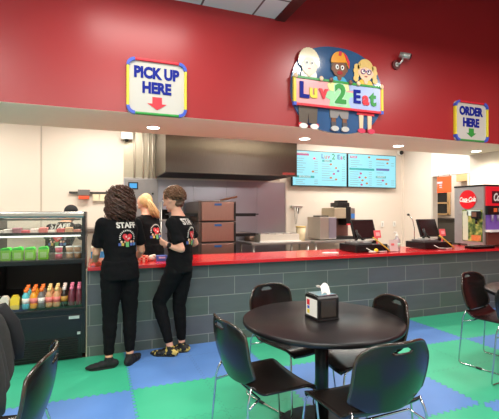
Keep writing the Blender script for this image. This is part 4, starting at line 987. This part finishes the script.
def person(name, label, heading, hips, spine, head, face, arms, legs, skin, shirt_hem, hw=.17, female=False, sleeve=.62, pants=True, curl=.5, shoe_m=None):
    """heading degrees; hips (x,y,z); spine list of (centre, rx, ry) from pelvis to shoulders; head centre; face dir; arms (shoulder, elbow, wrist, handdir, palm, side)"""
    h = math.radians(heading); f = V((math.cos(h), math.sin(h), 0)); r = V((math.sin(h), -math.cos(h), 0))
    t = thing(name, label, 'person', (hips[0], hips[1], 0)); off = Matrix.Translation((-hips[0], -hips[1], 0))
    # one continuous body
    b = MB(); b.T = off
    top = V(spine[-1][0]); head = V(head); face = V(face).normalized()
    rings = [(V(c), r, f, rx, ry) for c, rx, ry in spine]
    neck0 = top + V((0, 0, .045)); up = (head - neck0).normalized()
    rings += [(neck0, r, f, .075, .068), (neck0 + (head - neck0) * .28, r, f, .054, .056), (neck0 + (head - neck0) * .6, r, f, .05, .054)]
    loft(b, rings)
    fr_ = face.cross(V((0, 0, 1))).normalized(); fu = fr_.cross(face).normalized()
    R = Matrix((fr_, face, fu)).transposed()
    b.ell(head + fu * .012, (.074, .092, .108), 24, 18, R)
    b.ell(head + face * .028 - fu * .055, (.055, .058, .058), 18, 12, R)          # jaw
    b.ell(head + face * .078 - fu * .092, (.02, .018, .016), 10, 8, R)
    cap(b, head + face * .088 + fu * .012, head + face * .108 - fu * .022, .009, .013, 10, 4)   # nose
    for s_ in (-1, 1):
        b.ell(head + fr_ * .076 * s_ - face * .005 - fu * .008, (.010, .020, .032), 12, 10, R)
        b.ell(head + fr_ * .04 * s_ + face * .062 - fu * .022, (.022, .02, .02), 10, 8, R)
    for i, (sh, el, wr, hd_, pl, sd) in enumerate(arms):
        sh, el, wr = V(sh), V(el), V(wr)
        cap(b, sh, el, .047, .036); cap(b, el, wr.lerp(el, .55), .036, .036); cap(b, wr.lerp(el, .55), wr, .036, .024)
        hand(b, wr, hd_, pl, sd, curl, .95)
    for hp, kn, an, toe in legs:
        hp, kn, an = V(hp), V(kn), V(an)
        cap(b, hp, kn, .08, .052); cap(b, kn, kn.lerp(an, .4), .052, .05); cap(b, kn.lerp(an, .4), an, .05, .034)
        cap(b, V((an.x, an.y, .045)), V((an.x, an.y, 0)).lerp(V(toe), .8) + V((0, 0, .028)), .030, .018)
    remeshed(b, 'body', skin, .0075, 4, t, .4)
    # face details
    for s_ in (-1, 1):
        e = MB(); e.T = off; c = head + fr_ * .031 * s_ + face * .083 + fu * .018
        e.ell(c, (.0135, .010, .0085), 12, 8, R); eo = e.build('eye', WHITE, t)
        e = MB(); e.T = off; e.ell(c + face * .0075, (.006, .004, .006), 10, 6, R); e.build('iris', BLACK, eo)
        e = MB(); e.T = off; e.tube([c + fu * .019 - fr_ * .016, c + fu * .023 + face * .004, c + fu * .019 + fr_ * .016], .0035, 6); e.build('eyebrow', HAIRD if skin is SKIN else HAIRB, t)
    e = MB(); e.T = off; e.ell(head + face * .087 - fu * .058, (.022, .008, .007), 12, 6, R); e.build('lips', mat('lip_rose', (176, 92, 84), .5), t)
    # T-shirt
    s = MB(); s.T = off
    sr = []
    hem = V(spine[0][0]); hem = hem + (V(spine[1][0]) - hem) * ((shirt_hem - hem.z) / max(.01, (spine[1][0][2] - hem.z))) if shirt_hem < hem.z else hem
    c0_, rx0, ry0 = spine[0]
    sr.append((hem, r, f, rx0 + .020, ry0 + .022))
    for c, rx, ry in spine[(0 if shirt_hem < c0_[2] else 1):]: sr.append((V(c), r, f, rx + .020, ry + .022))
    sr.append((top + V((0, 0, .030)), r, f, .10, .075)); sr.append((top + V((0, 0, .052)), r, f, .074, .068))
    loft(s, sr)
    for sh, el, wr, *_ in arms:
        sh, el = V(sh), V(el); m = sh.lerp(el, sleeve)
        cap(s, sh + V((0, 0, .004)), m, .062, .060); d_ = (el - sh).normalized()
        loft(s, [(m - d_ * .03, d_.orthogonal().normalized(), d_.cross(d_.orthogonal()).normalized(), .058, .058), (m + d_ * .035, d_.orthogonal().normalized(), d_.cross(d_.orthogonal()).normalized(), .063, .063)], 20)
    so = remeshed(s, 'tee_shirt', SHIRT, .010, 5, t)
    # soft cloth folds
    for v in so.data.vertices:
        p = v.co; amp = .010 * (1.0 if p.z < top.z - .12 else .35)
        q = mnoise.noise(V((p.x * 5, p.y * 5, p.z * 13))) + .5 * mnoise.noise(V((p.x * 14 + 4, p.y * 14, p.z * 24)))
        v.co = p + v.normal * q * amp
    so.data.update()
    if pants:
        p = MB(); p.T = off
        ph = V(hips); loft(p, [(ph + V((0, 0, .12)), r, f, spine[0][1] + .006, spine[0][2] + .008), (ph + V((0, 0, .02)), r, f, spine[0][1] + .012, spine[0][2] + .016), (ph - V((0, 0, .06)), r, f, spine[0][1] + .004, spine[0][2] + .012)])
        for hp, kn, an, toe in legs:
            hp, kn, an = V(hp), V(kn), V(an); e_ = kn.lerp(an, .85)
            cap(p, hp, kn, .102, .070); cap(p, kn, kn.lerp(an, .35), .070, .066); cap(p, kn.lerp(an, .35), e_, .066, .046)
        po = remeshed(p, 'trousers', BLACK_DEN, .010, 5, t)
        for v in po.data.vertices:
            q = v.co; v.co = q + v.normal * .006 * (mnoise.noise(V((q.x * 9, q.y * 9, q.z * 16))) + .6 * mnoise.noise(V((q.x * 20, q.y * 20, q.z * 34))))
        for hp, kn, an, toe in legs:
            an = V(an); toe = V(toe); d_ = (toe - V((an.x, an.y, 0))); d_.z = 0; ln = d_.length; d_.normalize(); sd_ = V((d_.y, -d_.x, 0)); base = V((an.x, an.y, 0)) - d_ * .055
            q = MB(); q.T = off
            tot = ln + .085
            for (fr0, w0, z0) in ((.04, .034, .07), (.14, .040, .078), (.3, .043, .074), (.5, .046, .064), (.7, .048, .052), (.86, .043, .044), (.95, .030, .036)):
                c = base + d_ * tot * fr0 + V((0, 0, z0 * .5 + .004)); q.ell(c, (w0, .045, z0 * .55), 16, 10, Matrix((sd_, d_, V((0, 0, 1)))).transposed())
            cap(q, V((an.x, an.y, .045)), V((an.x, an.y, .085)), .040, .040)
            sm = shoe_m or mat('black_canvas', (20, 20, 22), .8)
            sho = remeshed(q, 'shoe', sm, .007, 3, t)
            q = MB(); q.T = off; k = [(base + d_ * tot * a_ + sd_ * w_).to_tuple()[:2] for a_, w_ in ((-.01, 0), (0.02, .022), (.15, .034), (.4, .036), (.7, .044), (.9, .036), (1.0, .012), (1.01, 0), (1.0, -.012), (.9, -.036), (.7, -.044), (.4, -.036), (.15, -.034), (.02, -.022))]
            q.prism(k, .001, .014, 'z'); q.build('sole', mat('shoe_sole', (30, 30, 30), .7), sho)
    return t, so, f, r, off
def curls(mb, roots, drop, rr, amp, n, seg=9, turns=2.2, out=.03):
    for _ in range(n):
        p, nrm = random.choice(roots) if isinstance(roots, list) else roots()
        L_ = drop(p) * random.uniform(.75, 1.1); ph = random.uniform(0, 2 * PI); pts = []
        side = V((nrm.x, nrm.y, 0)); side = side.normalized() if side.length > .01 else V((1, 0, 0)); tg = V((-side.y, side.x, 0))
        for i in range(seg):
            q = i / (seg - 1); a = ph + turns * 2 * PI * q; pts.append(p + side * (out * math.sin(q * PI * .8) + amp * math.cos(a)) + tg * amp * math.sin(a) - V((0, 0, L_ * q)))
        mb.tube(pts, [rr * (1 - .6 * (i / (seg - 1)) ** 2) for i in range(seg)], 5)
def shirt_print(t, so, f, r, centre, off, word=True, sz=1.0):
    """letters and emblem pressed onto the back of the shirt; f = facing direction"""
    bvh = BVHTree.FromPolygons([v.co.copy() for v in so.data.vertices], [list(p.vertices) for p in so.data.polygons])
    c = off @ V(centre)
    M = Matrix((( r.x, 0, -f.x, c.x), (r.y, 0, -f.y, c.y), (r.z, 1, -f.z, c.z), (0, 0, 0, 1)))
    def put(mb, name, m, lift=.002):
        me = mb.mesh(name, m); bm = bmesh.new(); bm.from_mesh(me)
        bmesh.ops.triangulate(bm, faces=bm.faces); bmesh.ops.subdivide_edges(bm, edges=[e for e in bm.edges if e.calc_length() > .02], cuts=2)
        for v in bm.verts:
            o = M @ V((v.co.x, v.co.y, .3)); hit = bvh.ray_cast(o, f)
            base = hit[0] if hit[0] is not None else M @ V((v.co.x, v.co.y, 0))
            v.co = base - f * (lift + v.co.z)
        bm.to_mesh(me); bm.free(); o = bpy.data.objects.new(name, me); COL.objects.link(o); o.parent = so
    I = Matrix.Identity(4)
    W = mat('print_white', (196, 192, 184), .8); RD = mat('print_red', (196, 46, 54), .8)
    if word: put(MB().text('STAFF', .088 * sz, Matrix.Translation((0, .10 * sz, 0)), 0.0005, .035), 'staff_lettering', W)
    arc = MB()
    for k in range(15):
        a = math.radians(-8 + 196 * k / 14); x, y = .088 * sz * math.cos(a), -.045 * sz + .088 * sz * math.sin(a)
        arc.box((x, y, .0), (.011 * sz, .017 * sz, .001), rz=a - PI / 2)
    put(arc, 'arched_lettering', W)
    ht = []
    for k in range(28):
        a = 2 * PI * k / 28; ht.append((.0036 * 16 * math.sin(a) ** 3 * sz, -.04 * sz + .0036 * (13 * math.cos(a) - 5 * math.cos(2 * a) - 2 * math.cos(3 * a) - math.cos(4 * a)) * sz))
    put(MB().prism([(a, b) for a, b in ht], 0, .001, 'z'), 'heart_print', RD, .0025)
    put(MB().box((.015 * sz, -.05 * sz, 0), (.03 * sz, .012 * sz, .001), .5).box((-.015 * sz, -.03 * sz, 0), (.012 * sz, .02 * sz, .001), .2), 'heart_detail', W, .004)
    for k, (x, cc) in enumerate(((-.088, (60, 84, 150)), (-.055, (190, 160, 70)), (.0, (96, 160, 100)), (.05, (84, 100, 170)), (.088, (80, 130, 180)))):
        put(MB().box((x * sz, -.118 * sz, 0), (.030 * sz if k != 2 else .04 * sz, .032 * sz if k != 2 else .06 * sz, .001), 0), 'coloured_letter', mat('print_c%d' % k, cc, .7), .003)
    for k, x in enumerate((-.07, -.03, .045, .075)):
        put(MB().prism([(x * sz + .012 * sz * math.cos(q), -.088 * sz + .014 * sz * math.sin(q)) for q in [2 * PI * j / 10 for j in range(10)]], 0, .001, 'z'), 'child_face_print', mat('print_face%d' % (k % 2), ((226, 190, 160), (190, 130, 110))[k % 2], .7), .003)

# woman with long curly hair, her back to us at the counter
wt, ws, wf, wr_, woff = person('person', 'person with long dark curly hair in black staff t-shirt leaning on the counter, back turned', 107,
    (.215, 3.97, .88), [((.215, 3.97, .82), .158, .115), ((.215, 3.97, .92), .152, .112), ((.215, 3.975, 1.04), .125, .098), ((.213, 3.985, 1.18), .138, .105), ((.210, 3.995, 1.29), .152, .105), ((.206, 4.0, 1.365), .125, .075)],
    (.208, 4.045, 1.575), (-.5, .85, -.25),
    [((.055, 3.945, 1.335), (.005, 4.03, 1.07), (-.005, 4.27, .965), (.3, 1, -.35), (0, 0, -1), 1), ((.365, 4.07, 1.335), (.425, 4.12, 1.07), (.40, 4.34, .965), (-.3, 1, -.3), (0, 0, -1), -1)],
    [((.135, 3.95, .86), (.125, 3.97, .48), (.115, 3.955, .09), (-.03, 3.955, 0)), ((.295, 3.99, .86), (.305, 4.01, .48), (.305, 3.985, .09), (.385, 4.12, 0))],
    SKIN, .86)
shirt_print(wt, ws, wf, wr_, (.238, 3.99, 1.245), woff, sz=.80)
hc = V((.218, 4.03, 1.585))
hb = MB(); hb.T = woff; hb.ell(hc + V((0, -.005, .015)), (.093, .103, .106), 20, 14)
hb.ell(hc + V((.005, -.03, -.06)), (.095, .085, .09), 18, 12); hb.ell(hc + V((.02, -.045, -.12)), (.075, .055, .07), 18, 12)
ho = remeshed(hb, 'hair', HAIRD, .012, 3, wt)
for v in ho.data.vertices: v.co = v.co + v.normal * .012 * mnoise.noise(v.co * 38)
hb = MB(); hb.T = woff
def root_w():
    a = random.uniform(0, 2 * PI); ph = random.uniform(.15, 1.9); n_ = V((math.cos(a) * math.sin(ph), math.sin(a) * math.sin(ph), math.cos(ph)))
    if n_.y > .35: n_.y *= -1
    return hc + V((n_.x * .112, n_.y * .112 - .01, n_.z * .115 + .01)), n_
curls(hb, root_w, lambda p: max(.08, (p.z - 1.37) * 1.0), .0062, .028, 230, 18, 2.4, .012)
hb.build('hair_curls', HAIRD2, ho)

# boy, three-quarter back view, elbow bent
shoe_b = mat('gold_patterned_shoe', (60, 52, 30), .6, var=.9, scale=22)
_nt = shoe_b.node_tree; _cr = _nt.nodes.new('ShaderNodeValToRGB'); _cr.color_ramp.interpolation = 'CONSTANT'
_cr.color_ramp.elements[0].color = lin((16, 15, 14)) + (1,); _cr.color_ramp.elements[1].position = .52; _cr.color_ramp.elements[1].color = lin((206, 178, 90)) + (1,)
_nzz = [n for n in _nt.nodes if n.type == 'TEX_NOISE'][0]; _nt.links.new(_nzz.outputs['Fac'], _cr.inputs[0]); _nt.links.new(_cr.outputs[0], _nt.nodes['Principled BSDF'].inputs['Base Color'])
bt, bs, bf, br_, boff = person('person', 'person with short brown hair, black staff t-shirt and watch, standing at the counter', 146,
    (.80, 4.08, .90), [((.80, 4.08, .84), .135, .105), ((.80, 4.08, .93), .132, .102), ((.805, 4.08, 1.05), .122, .096), ((.815, 4.085, 1.18), .138, .102), ((.81, 4.085, 1.29), .15, .10), ((.79, 4.09, 1.365), .125, .072)],
    (.728, 4.10, 1.578), (-.78, .60, -.40),
    [((.70, 3.985, 1.33), (.785, 3.91, 1.085), (.66, 3.98, 1.125), (-.7, .75, .35), (.3, .6, .3), 1), ((.895, 4.20, 1.335), (.99, 4.20, 1.12), (.80, 4.32, 1.05), (-1, -.35, .35), (.2, -.6, .6), -1)],
    [((.845, 4.12, .86), (.81, 4.15, .48), (.835, 4.135, .09), (.70, 4.19, 0)), ((.745, 4.04, .86), (.60, 4.13, .53), (.70, 4.06, .10), (.57, 4.13, 0))],
    SKIN_L, .84, shoe_m=shoe_b)
shirt_print(bt, bs, bf, br_, (.81, 4.085, 1.255), boff, sz=.95)
hc = V((.740, 4.095, 1.60))
hb = MB(); hb.T = boff; hb.ell(hc + V((.012, 0, .022)), (.098, .093, .098), 20, 14); hb.ell(hc + V((.045, -.01, -.045)), (.062, .075, .06), 16, 10)
ho = remeshed(hb, 'hair', HAIRB, .010, 3, bt)
for v in ho.data.vertices: v.co = v.co + v.normal * .020 * mnoise.noise(v.co * 30)
hb = MB(); hb.T = boff
def root_b():
    while True:
        a = random.uniform(0, 2 * PI); ph = random.uniform(0, 1.75); n_ = V((math.cos(a) * math.sin(ph), math.sin(a) * math.sin(ph), math.cos(ph)))
        if n_.x * -.78 + n_.y * .6 > .55 and n_.z < .30: continue
        return hc + V((n_.x * .092 + .012, n_.y * .09, n_.z * .095 + .028)), n_
curls(hb, root_b, lambda p: random.uniform(.03, .06), .0065, .013, 420, 8, 1.3, .018)
hb.build('hair_curls', HAIRB2, ho)
wm = MB(); wm.T = boff; d_ = (V((.66, 3.98, 1.125)) - V((.785, 3.91, 1.085))).normalized(); wc = V((.675, 3.972, 1.12))
wm.cyl(wc - d_ * .011, wc + d_ * .011, .033, n=20); ws_ = wm.build('watch_strap', BLACK, bt)
wm = MB(); wm.T = boff; wm.box(wc + V((.0, -.034, .004)), (.032, .012, .034), bev=.004); wm.build('watch_face', BLACK_M, ws_)

# blond worker behind the counter
gt, gs, gf, gr_, goff = person('person', 'blond person in black staff t-shirt working behind the counter between the two others', 128,
    (.71, 5.50, .90), [((.71, 5.50, .80), .155, .115), ((.71, 5.50, .92), .15, .112), ((.70, 5.505, 1.04), .125, .10), ((.68, 5.52, 1.18), .138, .105), ((.66, 5.535, 1.29), .15, .105), ((.645, 5.545, 1.365), .122, .075)],
    (.615, 5.585, 1.565), (-.75, .55, -.45),
    [((.525, 5.45, 1.33), (.43, 5.55, 1.10), (.33, 5.74, 1.05), (-.5, .8, -.1), (0, 0, -1), 1), ((.765, 5.65, 1.33), (.76, 5.79, 1.10), (.58, 5.92, 1.05), (-1, .3, 0), (0, 0, -1), -1)],
    [((.64, 5.46, .86), (.64, 5.47, .48), (.65, 5.46, .09), (.55, 5.56, 0)), ((.78, 5.55, .86), (.78, 5.56, .48), (.79, 5.55, .09), (.70, 5.66, 0))],
    SKIN_L, .82)
shirt_print(gt, gs, gf, gr_, (.685, 5.515, 1.24), goff, word=False)
hc = V((.625, 5.575, 1.585))
hb = MB(); hb.T = goff; hb.ell(hc + V((.008, -.01, .015)), (.09, .095, .105), 20, 14)
ho = remeshed(hb, 'hair', HAIRY, .010, 2, gt)
hb = MB(); hb.T = goff
for k in range(60):
    o = V([random.uniform(-.022, .022) for _ in range(3)])
    hb.tube([hc + V((.02, -.07, .02)) + o, hc + V((.06, -.115, -.04)) + o * 1.3, hc + V((.08, -.12, -.09)) + o * 1.7, hc + V((.11, -.10, -.14)) + o * 2, hc + V((.15, -.07, -.185)) + o * 2], [.010, .011, .010, .008, .003], 5)
hb.build('ponytail', HAIRY, ho)
# worker bending behind the display cooler
kt, ks, kf, kr_, koff = person('person', 'person in black cap and staff t-shirt bent over behind the display case', 80,
    (-.47, 5.62, .82), [((-.47, 5.62, .74), .155, .115), ((-.47, 5.62, .84), .15, .112), ((-.46, 5.64, .96), .135, .11), ((-.43, 5.68, 1.09), .15, .115), ((-.40, 5.72, 1.20), .165, .115), ((-.375, 5.76, 1.27), .13, .08)],
    (-.31, 5.86, 1.44), (.2, .8, -.6),
    [((-.545, 5.76, 1.235), (-.60, 5.92, 1.08), (-.52, 6.12, 1.16), (.1, 1, .2), (0, 0, -1), 1), ((-.22, 5.74, 1.235), (-.15, 5.90, 1.08), (-.2, 6.12, 1.16), (-.1, 1, .2), (0, 0, -1), -1)],
    [((-.55, 5.62, .80), (-.55, 5.70, .46), (-.55, 5.60, .09), (-.56, 5.72, 0)), ((-.39, 5.62, .80), (-.39, 5.70, .46), (-.39, 5.60, .09), (-.38, 5.72, 0))],
    SKIN, .74)
shirt_print(kt, ks, kf, kr_, (-.43, 5.68, 1.165), koff)
hb = MB(); hb.T = koff; hc = V((-.31, 5.845, 1.46)); hb.ell(hc, (.09, .10, .09), 20, 14); remeshed(hb, 'cap', BLACK_FAB, .010, 3, kt)
hb = MB(); hb.T = koff; hb.ell(hc + V((.02, .10, -.03)), (.07, .07, .012), 16, 8); hb.build('cap_brim', BLACK_FAB, kt)
